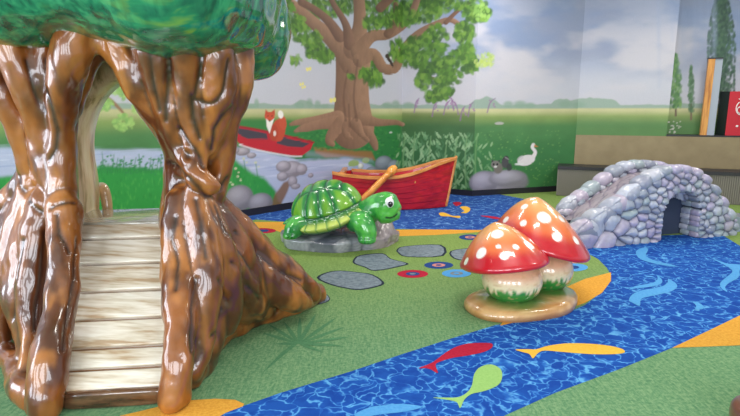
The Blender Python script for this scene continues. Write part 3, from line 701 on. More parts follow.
def emb(pts, r): mb.tube([ec + ew * a + np.array([0, 0, b]) for a, b in pts], [r] * len(pts), 6, sub=3)
emb([(.085 * math.cos(t), .115 * math.sin(t)) for t in np.linspace(2.2, 2.2 + 5.6, 14)], .009)
emb([(.055 * math.cos(t) - .01, .06 * math.sin(t) - .03) for t in np.linspace(1.2, 1.2 + 4.8, 10)], .007)
emb([(-.03, .07), (-.01, .13), (.05, .16)], .009); emb([(-.06, .15), (-.01, .125)], .008); emb([(-.05, .0), (0, .03), (.04, -.0)], .007)
M['white'] = newmat('white_emblem', .5, color=(236, 226, 226))[0]; mb.build('white_emblem', M['white'], cab)
MB().pebble(ec + np.array([0, 0, -.30]) - ew * .04, (.035, .012, .035), RW).build('white_letter', M['white'], cab)
# glass panel with orange timber edge
pp = ledge(700.5, .10); pt = .0
gp = thing('glass_panel', 'tall narrow glass panel with an orange timber edge, leaning left of the red cabinet', 'panel', pp)
hp = htop(pp, 59); lean = ew * .004
def quadbox(a, b, th):                   # upright slab between plan points a and b, leaning
    V = []
    for q in (a, b):
        for dn in (0, -th):
            for h in (0, 1): V.append(q + nw * dn + (lean + np.array([0, 0, hp])) * h)
    return V
F8 = [(0, 1, 3, 2), (4, 6, 7, 5), (0, 4, 5, 1), (2, 3, 7, 6), (0, 2, 6, 4), (1, 5, 7, 3)]
MB().add(quadbox(pp, pp + ew * .10, .06), F8).build('timber_edge', M['post'], gp, False)
gm, gnt, gb = newmat('smoky_glass', .12, color=(176, 184, 198)); gb.inputs['Transmission Weight'].default_value = .1
MB().add(quadbox(pp + ew * .102 - nw * .02, pp + ew * .215 - nw * .02, .012), F8).build('glass_pane', gm, gp, False)
a_ = pp + lean + np.array([0, 0, hp + .01])
MB().box(a_ + ew * .1 - nw * .03, (.22, .07, .02), RW).build('top_rail', M['base'], gp, False)

# ------------------------------------------------------------------ tree playhouse
tree = thing('tree_playhouse', 'glossy sculpted tree climber with twin brown trunks, green canopy and plank ramp', 'play structure', (-1.1, 3.1, 0))
def TB(mb, pts, n=14, sub=5):            # pts: (px, py, forward distance, radius in photo pixels)
    Q = [P(a, b, y) for a, b, y, r in pts]; Rr = [r * m_px(y) for a, b, y, r in pts]
    mb.tube(Q, Rr, n, sub=sub)
    q, r_ = spline(Q, Rr, 4); TUBES.append((q, r_))
TUBES = []
mb = MB()
Rt = [  # right trunk: neck, flares up under the canopy, roots down to the floor
 [(194, 225, 3.25, 33), (193, 185, 3.22, 31), (193, 150, 3.22, 31), (186, 110, 3.22, 42), (176, 60, 3.25, 60), (172, 20, 3.3, 70)],
 [(196, 200, 3.16, 24), (198, 240, 3.12, 30), (204, 280, 3.05, 30), (206, 320, 3.0, 26), (200, 350, 2.9, 20)],
 [(205, 215, 3.25, 26), (228, 250, 3.35, 28), (248, 284, 3.45, 24), (262, 300, 3.55, 16)],
 [(188, 210, 3.05, 18), (186, 260, 2.98, 26), (190, 310, 2.86, 26), (186, 350, 2.72, 22)],
 [(176, 160, 3.12, 12), (166, 130, 3.08, 13), (146, 98, 3.0, 15), (126, 66, 2.95, 17), (112, 36, 2.95, 18), (106, 16, 2.95, 18)],
 [(184, 168, 3.06, 12), (176, 130, 3.02, 14), (164, 90, 2.96, 16), (156, 50, 2.9, 18), (152, 20, 2.9, 18)],
 [(198, 165, 3.02, 12), (196, 125, 3.0, 15), (190, 85, 2.95, 17), (184, 45, 2.88, 17), (182, 20, 2.88, 17)],
 [(206, 150, 3.06, 12), (214, 118, 3.02, 16), (218, 88, 2.98, 19), (216, 56, 2.94, 18), (214, 30, 2.94, 18)],
 [(214, 196, 3.14, 13), (222, 160, 3.14, 12), (231, 124, 3.12, 10), (238, 92, 3.1, 12), (240, 60, 3.1, 12), (242, 30, 3.1, 14)],
 [(180, 150, 3.02, 11), (188, 164, 2.99, 12), (200, 180, 2.98, 13), (214, 186, 3.0, 10)],
 [(180, 196, 3.0, 15), (180, 225, 2.96, 17), (180, 265, 2.86, 18), (181, 310, 2.70, 18), (180, 355, 2.54, 18), (177, 384, 2.49, 18), (176, 402, 2.48, 19)],
 [(190, 190, 2.98, 10), (200, 225, 2.92, 15), (206, 265, 2.86, 16), (206, 305, 2.8, 16), (200, 345, 2.74, 15), (192, 372, 2.68, 12)],
 [(202, 196, 3.02, 11), (218, 235, 3.0, 14), (228, 275, 3.0, 15), (232, 305, 3.02, 13), (224, 330, 3.02, 12)],
 [(208, 205, 3.1, 12), (232, 240, 3.2, 17), (248, 276, 3.3, 17), (256, 304, 3.36, 13), (258, 314, 3.4, 10)],
 [(212, 200, 3.2, 12), (236, 226, 3.35, 14), (264, 254, 3.5, 15), (290, 276, 3.65, 15), (308, 290, 3.75, 13), (314, 297, 3.76, 9)],
 [(236, 250, 3.3, 15), (262, 276, 3.42, 18), (282, 294, 3.5, 17), (296, 302, 3.56, 13), (306, 304, 3.62, 10)],
 [(222, 270, 3.15, 20), (236, 300, 3.3, 22), (262, 306, 3.55, 16)],
 [(206, 300, 2.98, 24), (212, 332, 3.1, 20)],
 [(226, 250, 3.1, 14), (244, 284, 3.2, 15), (258, 306, 3.3, 12)],
 [(192, 220, 3.6, 26), (196, 280, 3.75, 20), (200, 300, 3.9, 16)], [(215, 225, 3.6, 20), (240, 255, 3.9, 16), (255, 268, 4.1, 10)],
 [(190, 140, 3.5, 24), (200, 90, 3.65, 30), (215, 40, 3.7, 34)],
]
Lt = [  # left trunk
 [(50, 235, 3.25, 31), (48, 190, 3.22, 27), (47, 150, 3.22, 26), (42, 110, 3.22, 32), (38, 60, 3.25, 50), (36, 20, 3.3, 62)],
 [(50, 200, 3.14, 24), (44, 245, 3.1, 30), (36, 290, 3.02, 30), (38, 330, 2.92, 26), (40, 355, 2.82, 20)],
 [(36, 210, 3.25, 24), (8, 250, 3.35, 28), (-20, 290, 3.4, 26), (-30, 310, 3.4, 18)],
 [(34, 185, 3.12, 11), (30, 150, 3.1, 12), (16, 112, 3.06, 14), (-6, 76, 3.02, 16), (-24, 40, 3.0, 18), (-30, 16, 3.0, 18)],
 [(46, 180, 3.06, 11), (44, 140, 3.02, 14), (32, 100, 2.96, 15), (18, 64, 2.92, 15), (8, 34, 2.9, 15)],
 [(58, 160, 3.04, 8), (54, 120, 3.0, 8), (46, 84, 2.96, 8), (42, 50, 2.94, 9), (40, 26, 2.94, 10)],
 [(64, 200, 3.0, 14), (62, 160, 3.0, 13), (60, 124, 2.98, 13), (66, 88, 2.94, 17), (72, 60, 2.9, 20), (76, 30, 2.9, 22)],
 [(60, 130, 3.1, 10), (74, 92, 3.1, 12), (88, 62, 3.1, 12), (97, 40, 3.1, 12), (102, 24, 3.1, 12)],
 [(56, 195, 3.02, 11), (50, 165, 3.02, 12), (42, 140, 3.04, 11)],
 [(66, 204, 2.96, 17), (64, 235, 2.9, 17), (62, 275, 2.78, 17), (58, 320, 2.64, 18), (51, 360, 2.50, 19), (46, 392, 2.42, 19), (44, 410, 2.40, 20)],
 [(46, 196, 3.02, 13), (38, 235, 2.98, 15), (32, 280, 2.9, 15), (30, 320, 2.82, 14), (30, 350, 2.74, 12), (30, 372, 2.66, 11)],
 [(34, 180, 3.1, 11), (22, 225, 3.1, 15), (10, 270, 3.06, 16), (2, 310, 3.04, 16), (-2, 340, 3.0, 13)],
 [(30, 170, 3.2, 11), (4, 215, 3.3, 15), (-22, 255, 3.4, 18), (-50, 290, 3.5, 18), (-66, 312, 3.5, 12)],
 [(18, 240, 3.1, 14), (-14, 290, 3.2, 18), (-36, 326, 3.22, 14)],
 [(50, 150, 3.5, 24), (36, 90, 3.6, 30), (20, 40, 3.7, 34)], [(48, 220, 3.55, 26), (30, 270, 3.8, 22), (20, 300, 3.95, 14)],
]
for t_ in Rt + Lt: TB(mb, t_)
def foot(pts, rad):                      # the flared rim where the sculpture meets the carpet
    Q = []
    for (a, b_), r_ in zip(pts, rad):
        q = fl(a, b_); d = np.array([q[0], q[1], 0]) / math.hypot(q[0], q[1]); q = q + d * r_ * 1.0; q[2] = r_ * .62; Q.append(q)
    mb.tube(Q, rad, 14, sub=5); q, r_ = spline(Q, rad, 4); TUBES.append((q, r_))
foot([(319, 303), (300, 314), (276, 323), (252, 330), (238, 337), (216, 352), (200, 376), (180, 398), (166, 402)], [.08, .11, .12, .12, .12, .12, .10, .09, .08])
foot([(60, 408), (40, 412), (26, 400), (16, 374), (2, 364), (-24, 358), (-60, 346)], [.07, .08, .08, .08, .08, .09, .09])
V, F, E = remesh(mb, 0.0125)
V = relax(V, E, 9, .5)
# seams between the strands: painted dark brown, and slightly grooved
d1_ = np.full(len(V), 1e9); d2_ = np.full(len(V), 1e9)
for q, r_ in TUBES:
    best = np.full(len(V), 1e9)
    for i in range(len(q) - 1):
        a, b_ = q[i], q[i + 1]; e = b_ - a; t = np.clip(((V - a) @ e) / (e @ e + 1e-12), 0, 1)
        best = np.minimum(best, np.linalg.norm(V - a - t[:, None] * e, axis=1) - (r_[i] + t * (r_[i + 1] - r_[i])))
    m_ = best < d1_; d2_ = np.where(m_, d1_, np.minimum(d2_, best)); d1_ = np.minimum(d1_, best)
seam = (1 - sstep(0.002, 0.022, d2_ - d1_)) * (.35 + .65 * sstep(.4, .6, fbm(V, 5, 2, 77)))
bvh = BVHTree.FromPolygons([tuple(v) for v in V], F)
vein = np.zeros(len(V))
def hit(px, py):
    d = Vector(ray(px, py)).normalized(); h = bvh.ray_cast(Vector((0, 0, EYE)), d)[0]
    return None if h is None else np.array(h)
VE = [([(163, 163), (172, 165), (180, 172), (190, 178), (198, 186), (206, 196), (214, 196), (222, 188), (229, 178)], .013),
      ([(180, 128), (186, 138), (194, 148), (200, 158), (203, 168)], .012), ([(192, 96), (193, 118), (200, 138)], .012),
      ([(196, 100), (206, 104), (216, 102), (224, 92), (228, 74), (230, 60)], .012), ([(212, 150), (214, 130), (222, 116), (232, 108)], .011),
      ([(168, 60), (168, 90), (166, 120)], .012), ([(150, 50), (152, 80), (160, 110)], .010), ([(202, 56), (198, 80), (194, 100)], .012),
      ([(20, 176), (24, 190), (32, 204), (42, 212)], .012), ([(48, 90), (52, 110), (58, 130), (56, 150), (50, 160)], .012), ([(26, 60), (34, 90), (44, 112)], .011),
      ([(46, 60), (46, 84), (50, 100)], .011), ([(50, 208), (62, 203), (76, 202)], .011), ([(176, 218), (172, 240), (178, 262), (176, 290)], .011),
      ([(196, 200), (202, 230), (206, 258)], .011), ([(216, 206), (226, 232), (240, 252), (252, 270)], .011), ([(236, 232), (258, 252), (280, 270), (300, 280)], .011),
      ([(232, 262), (250, 288), (262, 300)], .011), ([(218, 280), (222, 310), (214, 336)], .012), ([(196, 280), (192, 310), (194, 350)], .012),
      ([(44, 232), (42, 270), (38, 300), (36, 330)], .012), ([(24, 240), (16, 280), (10, 320)], .012), ([(78, 240), (72, 300), (62, 350)], .010), ([(56, 214), (60, 236), (70, 252)], .010)]
for pts, rr in VE:
    H_ = [hit(*p) for p in pts]; H_ = [h for h in H_ if h is not None]
    for a, b_ in zip(H_[:-1], H_[1:]):
        if np.linalg.norm(a - b_) > .35: continue
        e = b_ - a; t = np.clip(((V - a) @ e) / (e @ e + 1e-12), 0, 1); dd = np.linalg.norm(V - a - t[:, None] * e, axis=1)
        vein = np.maximum(vein, np.exp(-(dd / (rr * 1.25)) ** 2))
knot = hit(188, 155); kd = np.linalg.norm((V - knot) * np.array([1.25, 1, .8]), axis=1)
vein = np.maximum(vein, np.exp(-(kd / .022) ** 2) * 1.0); ring = np.exp(-((kd - .06) / .014) ** 2)
N = vnormals(V, F)
V = V - N * (0.011 * vein + 0.004 * seam - .010 * np.exp(-((kd - .036) / .014) ** 2))[:, None]
lump = fbm(V * np.array([1, 1, .55]), 6.5, 3, 3) - .5
V = V + N * (lump * .07)[:, None]
V = relax(V, E, 1, .4)
V[:, 2] = np.maximum(V[:, 2], 0.002)
nz = fbm(V * np.array([1, 1, .35]), 7, 4, 8)
col = mix(np.broadcast_to(S((138, 78, 32)), V.shape), np.broadcast_to(S((84, 42, 20)), V.shape), sstep(.38, .62, nz))
col = mix(col, np.broadcast_to(S((176, 110, 50)), V.shape), sstep(.54, .72, fbm(V * np.array([1, 1, .3]), 10, 3, 18)) * .7)
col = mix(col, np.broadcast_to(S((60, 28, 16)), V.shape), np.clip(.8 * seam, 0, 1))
col = mix(col, np.broadcast_to(S((38, 18, 14)), V.shape), np.clip(np.maximum(vein, .4 * ring) * .95, 0, 1))
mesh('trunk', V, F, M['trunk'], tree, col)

# canopy of painted leaves
mb = MB()
def blob(c, d, e=.9): mb.pebble(c, d, None, e, 28, 18)
ZC0 = 2.18
for (x, y, zc, dx, dy, dz) in ((-1.75, 3.05, 2.20, 1.7, 1.15, .80), (-1.25, 2.95, 2.20, 1.1, 1.0, .74), (-0.98, 2.93, 2.13, .80, 1.0, .74), (-0.85, 3.15, 2.13, .7, 1.0, .70),
                              (-.78, 3.55, 2.04, .58, .66, .74), (-1.6, 3.7, 2.25, 1.5, .8, .72), (-1.0, 3.7, 2.25, .9, .8, .7)):
    blob((x, y, zc), (dx, dy, dz))
V, F, E = remesh(mb, 0.025); V = relax(V, E, 5, .5); N = vnormals(V, F)
V = V + N * ((fbm(V, 3.2, 3, 6) - .5) * .10)[:, None]
mc, nt, b = newmat('painted_leaves', .14, 1.0)
v1 = coords(nt, (20, 20, 4.5), (.5, .3, 0)); v2 = coords(nt, (5, 18, 18), (.2, 1.0, .6)); v3 = coords(nt)
na = noise(nt, v1, 1.0, 2, .5, .3); nb = noise(nt, v2, 1.0, 2, .5, .3); nc = noise(nt, v3, 2.4, 2)
c_a = ramp(nt, na, [(.36, (10, 68, 54)), (.50, (20, 106, 76)), (.64, (48, 138, 94))]); c_b = ramp(nt, nb, [(.4, (16, 90, 68)), (.54, (28, 116, 78)), (.72, (104, 146, 62))])
mx = nd(nt, 'ShaderNodeMix', data_type='RGBA'); nt.links.new(ramp(nt, nc, [(.42, (0, 0, 0)), (.58, (255, 255, 255))]), mx.inputs['Factor'])
nt.links.new(c_a, mx.inputs[6]); nt.links.new(c_b, mx.inputs[7]); nt.links.new(mx.outputs[2], b.inputs['Base Color'])
mesh('canopy', V, F, mc, tree)

# plank ramp between the trunks
CB = P(112, 390, 2.50); CT = P(124, 222.5, 3.30); CB[2] = .085
rv = np.array([math.cos(math.radians(7)), math.sin(math.radians(7)), 0.0])
rows = [390, 368, 347, 318.5, 290.5, 263, 238, 222.5]
RN = np.cross(rv, CT - CB); RN /= np.linalg.norm(RN); RN *= np.sign(RN[2])
def rowpt(py):                               # point of the ramp's centre line at photo row py
    px = 112 + (390 - py) / 167.5 * 12; d = ray(px, py); t = ((CB - [0, 0, EYE]) @ RN) / (d @ RN); return np.array([0, 0, EYE]) + d * t
def rbox(c, dims, R_, off, name, mat):
    bm = bmesh.new(); bmesh.ops.create_cube(bm, size=1); bmesh.ops.scale(bm, vec=dims, verts=bm.verts)
    bmesh.ops.bevel(bm, geom=bm.edges[:], offset=off, segments=3, affect='EDGES', profile=.6)
    bm.verts.index_update(); VV = np.array([v.co[:] for v in bm.verts]) @ R_.T + c; FF = [[v.index for v in f.verts] for f in bm.faces]; bm.free()
    return mesh(name, VV, FF, mat, tree)
RWD = .52
yv = np.cross(RN, rv)
for i in range(len(rows) - 1):
    p, q = rowpt(rows[i]), rowpt(rows[i + 1]); ln = abs((q - p) @ yv)
    rbox((p + q) / 2 - RN * .03, (RWD, ln - .018, .06), np.stack([rv, yv, RN], 1), .011, 'plank', M['plank'])
pa, pb2 = rowpt(390), rowpt(222.5)
yf_ = np.cross([0, 0, 1], rv)
V = []
for sgn in (-1, 1):
    for c, zz in ((pa, .004), (pa, pa[2] - .035), (pb2, pb2[2] - .05), (pb2, .3)): V.append([c[0] + rv[0] * sgn * RWD / 2, c[1] + rv[1] * sgn * RWD / 2, zz])
MB().add(V, [(0, 1, 2, 3), (4, 7, 6, 5), (0, 4, 5, 1), (1, 5, 6, 2), (3, 2, 6, 7), (0, 3, 7, 4)]).build('ramp_body', newmat('ramp_body_brown', .25, .9, color=(136, 98, 66))[0], tree, False)
RZ_ = np.stack([rv, yf_, [0, 0, 1]], 1)
mb = MB(); mb.pebble(np.array([pa[0], pa[1] + .015, .045]), (.52, .08, .09), RZ_, .35, 20, 10); mb.build('toe_board', M['plankdark'], tree)
zp = pb2[2]; yb = fl(120, 208.5, zp)[1]; dpl = yb - pb2[1]
cpl = pb2 + yf_ * dpl / 2 + np.array([-.03, 0, -.028]); rbox(cpl, (.66, dpl, .06), RZ_, .012, 'platform', M['grayplank'])
MB().box((cpl[0], cpl[1], (zp - .06) / 2), (.56, dpl - .04, zp - .06), RZ_).build('platform_base', M['plankdark'], tree, False)
# pale arch over the rear exit
ya = yb - .05
arch = [(73, 214), (72, 180), (70, 150), (70, 125), (75, 102), (88, 83), (110, 69), (142, 66), (166, 70), (184, 84), (192, 110), (194, 150), (194, 214)]
cpts, _ = spline([P(a, b_, ya) for a, b_ in arch], [1] * len(arch), 5)
Tn = np.gradient(cpts, axis=0); Tn /= np.linalg.norm(Tn, axis=1)[:, None]; Nn = np.stack([Tn[:, 2], 0 * Tn[:, 0], -Tn[:, 0]], 1)
prof = [(.10, -.02), (.085, -.06), (.03, -.075), (-.04, -.06), (-.085, -.03), (-.095, .06), (-.09, .18), (-.05, .24), (.05, .25), (.10, .2)]
V = []; F = []; K = len(prof)
for c, n_ in zip(cpts, Nn):
    wob = 1 + .12 * math.sin(c[2] * 9)
    for a, d in prof: V.append(c + n_ * (-a * wob) + np.array([0, d, 0]))
for i in range(len(cpts) - 1):
    for k in range(K): F.append((i * K + k, i * K + (k + 1) % K, (i + 1) * K + (k + 1) % K, (i + 1) * K + k))
F += [tuple(range(K)), tuple((len(cpts) - 1) * K + k for k in range(K))[::-1]]
mesh('rear_arch', V, F, M['archwood'], tree)
# rim of the exit slide behind the platform
M['tanslide'] = newmat('tan_slide', .3, .6, color=(206, 166, 122))[0]
mb = MB(); mb.tube([P(108, 214, ya + .25), P(106, 198, ya + .27), P(103, 188, ya + .3), P(100, 186, ya + .6)], [.035, .04, .038, .03], 12); mb.build('slide_rim', M['tanslide'], tree)
mb = MB(); mb.tube([P(150 + 44, 214, ya + .25), P(194, 198, ya + .27), P(190, 188, ya + .3), P(186, 186, ya + .6)], [.035, .04, .038, .03], 12); mb.build('slide_rim', M['tanslide'], tree)


# ------------------------------------------------------------------ turtle sculpture
TY = 5.8; tc = P(328, 213, TY)
tur = thing('turtle_sculpture', 'shiny green turtle climber with one big eye, resting on a grey rock base', 'turtle', (tc[0], TY, 0))
mp = TY / (FPX * cp)
# rock base
bc = np.array([P(337, 243, TY)[0], 5.92, 0]); hl, hd = .655, .46
th = np.linspace(0, 2 * math.pi, 160, endpoint=False); V = []; nr = 44
for j in range(nr):
    t = j / (nr - 1); r_ = min(1, (1 - t) ** .0001 * (1 - max(0, t - .35) / .65)) if t > .35 else 1 - .02 * (1 - t / .35)
    zz = .13 * sstep(0, .45, t) + 0
    for a in th:
        lob = 1 + .045 * math.sin(3 * a + 1) + .03 * math.sin(7 * a)
        V.append((bc[0] + hl * r_ * lob * math.cos(a), bc[1] + hd * r_ * lob * math.sin(a), zz))
V = np.array(V); nth = len(th)
x_ = (V[:, 0] - bc[0]) / hl; y_ = (V[:, 1] - bc[1]) / hd; rr = np.hypot(x_, y_)
F = [(j * nth + k, j * nth + (k + 1) % nth, (j + 1) * nth + (k + 1) % nth, (j + 1) * nth + k) for j in range(nr - 1) for k in range(nth)]
V[:, 2] = np.where(V[:, 2] > 0, V[:, 2] * np.clip(1.15 - rr ** 6 * .25, .2, 2), 0)
V[:, 2] += .16 * sstep(.45, .80, x_) * sstep(1.02, .86, rr) * sstep(-.8, .1, y_) * (V[:, 2] > .05)
sd = rng.uniform(-1.1, 1.1, (70, 3)) * np.array([hl, hd, .1]) + bc + np.array([0, 0, .1])
D = np.sort(np.linalg.norm((V[:, None] - sd[None]) * np.array([1, 1, 1.4]), axis=2), axis=1)
Ng = vnormals(V, F); g_ = 1 - np.exp(-(D[:, 1] - D[:, 0]) / .018)
swirl = .5 + .5 * np.sin(D[:, 0] * 150)
V[:, :2] += (Ng * (.014 * g_ + .004 * swirl)[:, None])[:, :2]; V[:, 2] = np.maximum(0, V[:, 2] + Ng[:, 2] * (.014 * g_ + .003 * swirl) * (V[:, 2] > .01))
col = mix(np.broadcast_to(S((92, 96, 110)), V.shape), np.broadcast_to(S((176, 176, 184)), V.shape), g_ * (.65 + .35 * swirl))
col = mix(col, np.broadcast_to(S((158, 130, 128)), V.shape), .5 * sstep(.5, .7, x_))
mesh('rock_base', V, F, M['rock'], tur, col)
# shell
hr = math.radians(-8); tilt = math.radians(13)
Rz = np.array([[math.cos(hr), -math.sin(hr), 0], [math.sin(hr), math.cos(hr), 0], [0, 0, 1]]); Ry = np.array([[math.cos(tilt), 0, -math.sin(tilt)], [0, 1, 0], [math.sin(tilt), 0, math.cos(tilt)]])
RS = Rz @ Ry; sc0 = tc + np.array([0, 0, .02]); A_, B_, Hh = .42, .39, .335
nt_, nr_ = 192, 70; V = []; ST = []
for j in range(nr_ + 1):
    t = j / nr_                                   # 0 apex .. 1 rim outer
    for k in range(nt_):
        a = 2 * math.pi * k / nt_
        if t < .86: u = t / .86; r_ = math.sin(u * math.pi / 2) * .93; zz = Hh * math.cos(u * math.pi / 2) ** .95
        else: u = (t - .86) / .14; r_ = .93 + .17 * u; zz = -.035 * u - .01
        droop = -.055 * (math.sin(a) ** 2) * r_ ** 3
        V.append((A_ * r_ * math.cos(a), B_ * r_ * math.sin(a), zz + droop)); ST.append((r_ * math.cos(a), r_ * math.sin(a), t, a))
V = np.array(V); ST = np.array(ST)
# pillow-shaped scutes: spine row, side rows, rim plates
seeds = [(x, 0) for x in (-.72, -.38, 0, .38, .72)] + [(x, s_ * y) for s_ in (1, -1) for x, y in ((-.66, .84), (-.23, 1.04), (.23, 1.04), (.66, .84))]
Dv = np.sort(np.stack([np.hypot((ST[:, 0] - x), (ST[:, 1] - y) * 1.05) for x, y in seeds], 1), axis=1)
g_ = 1 - np.exp(-np.maximum(Dv[:, 1] - Dv[:, 0], 0) / .09)
inner = ST[:, 2] < .80; rimband = ST[:, 2] >= .80
seg = np.abs(((ST[:, 3] * 22 / (2 * math.pi)) % 1) - .5) * 2     # 1 at plate borders
g2 = 1 - np.exp(-(1 - seg) / .12); edge = np.exp(-((ST[:, 2] - .80) / .018) ** 2)
pill = np.where(inner, g_, g2) * (1 - edge)
F = [(j * nt_ + k, (j + 1) * nt_ + k, (j + 1) * nt_ + (k + 1) % nt_, j * nt_ + (k + 1) % nt_) for j in range(nr_) for k in range(nt_)]
Nn = vnormals(V, F); Nn *= np.sign(Nn[nt_ * 30][2]); V = V + Nn * (pill * .018)[:, None]
F0 = len(V); low = V[-nt_:] * np.array([.9, .9, 1]) - np.array([0, 0, .055]); V = np.vstack([V, low, [[0, 0, -.12]]])
F += [(nr_ * nt_ + k, F0 + k, F0 + (k + 1) % nt_, nr_ * nt_ + (k + 1) % nt_) for k in range(nt_)] + [(F0 + k, F0 + nt_, F0 + (k + 1) % nt_) for k in range(nt_)]
Vw = V @ RS.T + sc0
cg = mix(np.broadcast_to(S((8, 84, 50)), (len(ST), 3)), np.broadcast_to(S((30, 130, 48)), (len(ST), 3)), sstep(.1, .55, g_))
cg = mix(cg, np.broadcast_to(S((136, 186, 46)), (len(ST), 3)), sstep(.66, 1.0, g_) * (.5 + .45 * fbm(ST[:, :2], 6, 3, 9)))
rim = mix(np.broadcast_to(S((40, 120, 48)), (len(ST), 3)), np.broadcast_to(S((190, 206, 96)), (len(ST), 3)), sstep(.3, .9, g2) * sstep(.82, .97, ST[:, 2]))
cc = np.where(inner[:, None], cg, rim); cc = mix(cc, np.broadcast_to(S((8, 78, 46)), cc.shape), np.clip(edge * 1.0, 0, 1))
cc = np.vstack([cc, np.broadcast_to(S((20, 96, 60)), (nt_ + 1, 3))])
mesh('shell', Vw, F, M['turtle'], tur, cc)
# body: belly, neck and head, legs in one skin
mb = MB()
def tb(pts): mb.tube([P(a, b_, y) for a, b_, y, r in pts], [r * mp for a, b_, y, r in pts], 14)
belly = sc0 + RS @ np.array([0, 0, -.07]); mb.pebble(belly, (.76, .70, .20), RS, .85, 24, 12)
tb([(352, 214, 5.75, 12), (366, 212, 5.68, 12), (377, 207, 5.62, 13), (386, 206, 5.58, 14.2), (390, 208, 5.56, 13)])
tb([(384, 212, 5.56, 12), (392, 214, 5.54, 9.5), (396, 215, 5.53, 6)])
tb([(354, 222, 5.55, 10), (361, 222, 5.46, 11), (366, 230, 5.42, 10.5), (368, 237, 5.40, 9)])
mb.pebble(P(367, 239, 5.40), (.20, .22, .10), None, .8, 16, 10)
tb([(306, 224, 5.6, 11), (297, 225, 5.55, 9.5), (292, 232, 5.50, 9)]); mb.pebble(P(291, 235, 5.50), (.18, .2, .09), None, .8, 16, 10)
tb([(372, 220, 5.95, 8), (382, 224, 5.9, 7), (387, 229, 5.86, 6.4)]); tb([(312, 222, 6.15, 9), (300, 226, 6.2, 8), (296, 229, 6.2, 8)])
tb([(296, 219, 5.8, 5), (288, 222, 5.8, 3), (283, 224, 5.8, 1.2)])
V, F, E = remesh(mb, .0115); V = relax(V, E, 4, .5); 
nz = fbm(V, 9, 3, 12); cells = np.sort(np.linalg.norm(V[:, None] - V[rng.integers(0, len(V), 220)][None], axis=2), axis=1)[:, :2]
spot = 1 - np.exp(-(cells[:, 1] - cells[:, 0]) / .012)
hc_ = P(386, 206, 5.58); dh = np.linalg.norm(V - hc_, axis=1)
lightg = sstep(.22, .10, dh) * .6 + .25
col = mix(np.broadcast_to(S((20, 124, 58)), V.shape), np.broadcast_to(S((88, 186, 72)), V.shape), np.clip(sstep(.35, .65, nz) * .7 + lightg * .6, 0, 1) * (.55 + .45 * spot))
bv = BVHTree.FromPolygons([tuple(v) for v in V], F)
def th_(px, py): 
    h = bv.ray_cast(Vector((0, 0, EYE)), Vector(ray(px, py)).normalized())[0]; return None if h is None else np.array(h)
def drawon(pts, rr, c):
    global col
    H_ = [th_(*p) for p in pts]; H_ = [h for h in H_ if h is not None]
    for a, b_ in zip(H_[:-1], H_[1:]):
        e = b_ - a; t = np.clip(((V - a) @ e) / (e @ e + 1e-12), 0, 1); dd = np.linalg.norm(V - a - t[:, None] * e, axis=1)
        col = mix(col, np.broadcast_to(S(c), V.shape), np.exp(-(dd / rr) ** 4))
drawon([(386, 217.5), (390, 218), (394, 216.5), (397, 214)], .011, (12, 50, 34))
for x in (361, 365, 369, 373): drawon([(x, 238.5), (x - .3, 243.5)], .008, (16, 84, 48))
for x in (288, 292): drawon([(x, 234), (x, 238)], .008, (16, 84, 48))
mesh('body', V, F, M['turtle'], tur, col)
def eye(px, py, off, r_):
    h = th_(px, py)
    if h is None: h = P(px, py, 5.45)
    mbw = MB(); mbw.pebble(h + np.array([0, .012, 0]), (r_ * 2, r_ * 1.3, r_ * 2.35), None, 1, 18, 12); eo = mbw.build('eye', newmat('eye_white', .15, .9, color=(242, 242, 246))[0], tur)
    mbp = MB(); mbp.pebble(h + np.array([.010, -r_ * .55, -.008]), (r_ * 1.05, r_ * .6, r_ * 1.25), None, 1, 14, 10); mbp.build('pupil', newmat('eye_black', .1, .9, color=(14, 16, 30))[0], eo)
eye(389.3, 203, 0, .050)

# ------------------------------------------------------------------ toadstools
MY = 3.95; mc_ = fl(520, 304)
mus = thing('toadstool_sculpture', 'pair of red and orange toadstools with white spots on an oval tan base', 'mushrooms', (mc_[0], mc_[1], 0))
# base plate
bx, by = fl(520.5, 303)[:2]; hl = (581 - 460) / 2 * 3.98 / (FPX * cp); yf = fl(511, 322)[1]; yk = yf + .66
th = np.linspace(0, 2 * math.pi, 120, endpoint=False); V = []; prof = [(1.0, 0), (1.03, .02), (1.02, .05), (.97, .075), (.85, .088), (.6, .094), (.3, .096), (.02, .097)]
for r_, zz in prof:
    for a in th:
        lob = 1 + .03 * math.sin(2 * a + .6) + .02 * math.sin(5 * a)
        V.append((bx + hl * r_ * lob * math.cos(a) * .97, (yf + yk) / 2 + (yk - yf) / 2 * r_ * lob * math.sin(a) + .10 * r_ * math.cos(a), zz))
V = np.array(V); n_ = len(th); F = [(j * n_ + k, j * n_ + (k + 1) % n_, (j + 1) * n_ + (k + 1) % n_, (j + 1) * n_ + k) for j in range(len(prof) - 1) for k in range(n_)]; F.append(tuple((len(prof) - 1) * n_ + k for k in range(n_)))
nz = fbm(V * np.array([1, 2, 1]), 7, 4, 33)
col = mix(np.broadcast_to(S((190, 138, 82)), V.shape), np.broadcast_to(S((222, 176, 118)), V.shape), sstep(.35, .65, nz))
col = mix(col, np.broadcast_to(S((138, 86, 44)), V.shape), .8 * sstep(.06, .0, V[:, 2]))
st1 = P(511.5, 290, 3.86); st2 = P(546, 280, 4.12)
for s_ in (st1, st2): col = mix(col, np.broadcast_to(S((70, 130, 60)), V.shape), .9 * sstep(.29, .19, np.hypot(V[:, 0] - s_[0], V[:, 1] - s_[1])))
mesh('base_plate', V, F, M['mush'], mus, col)
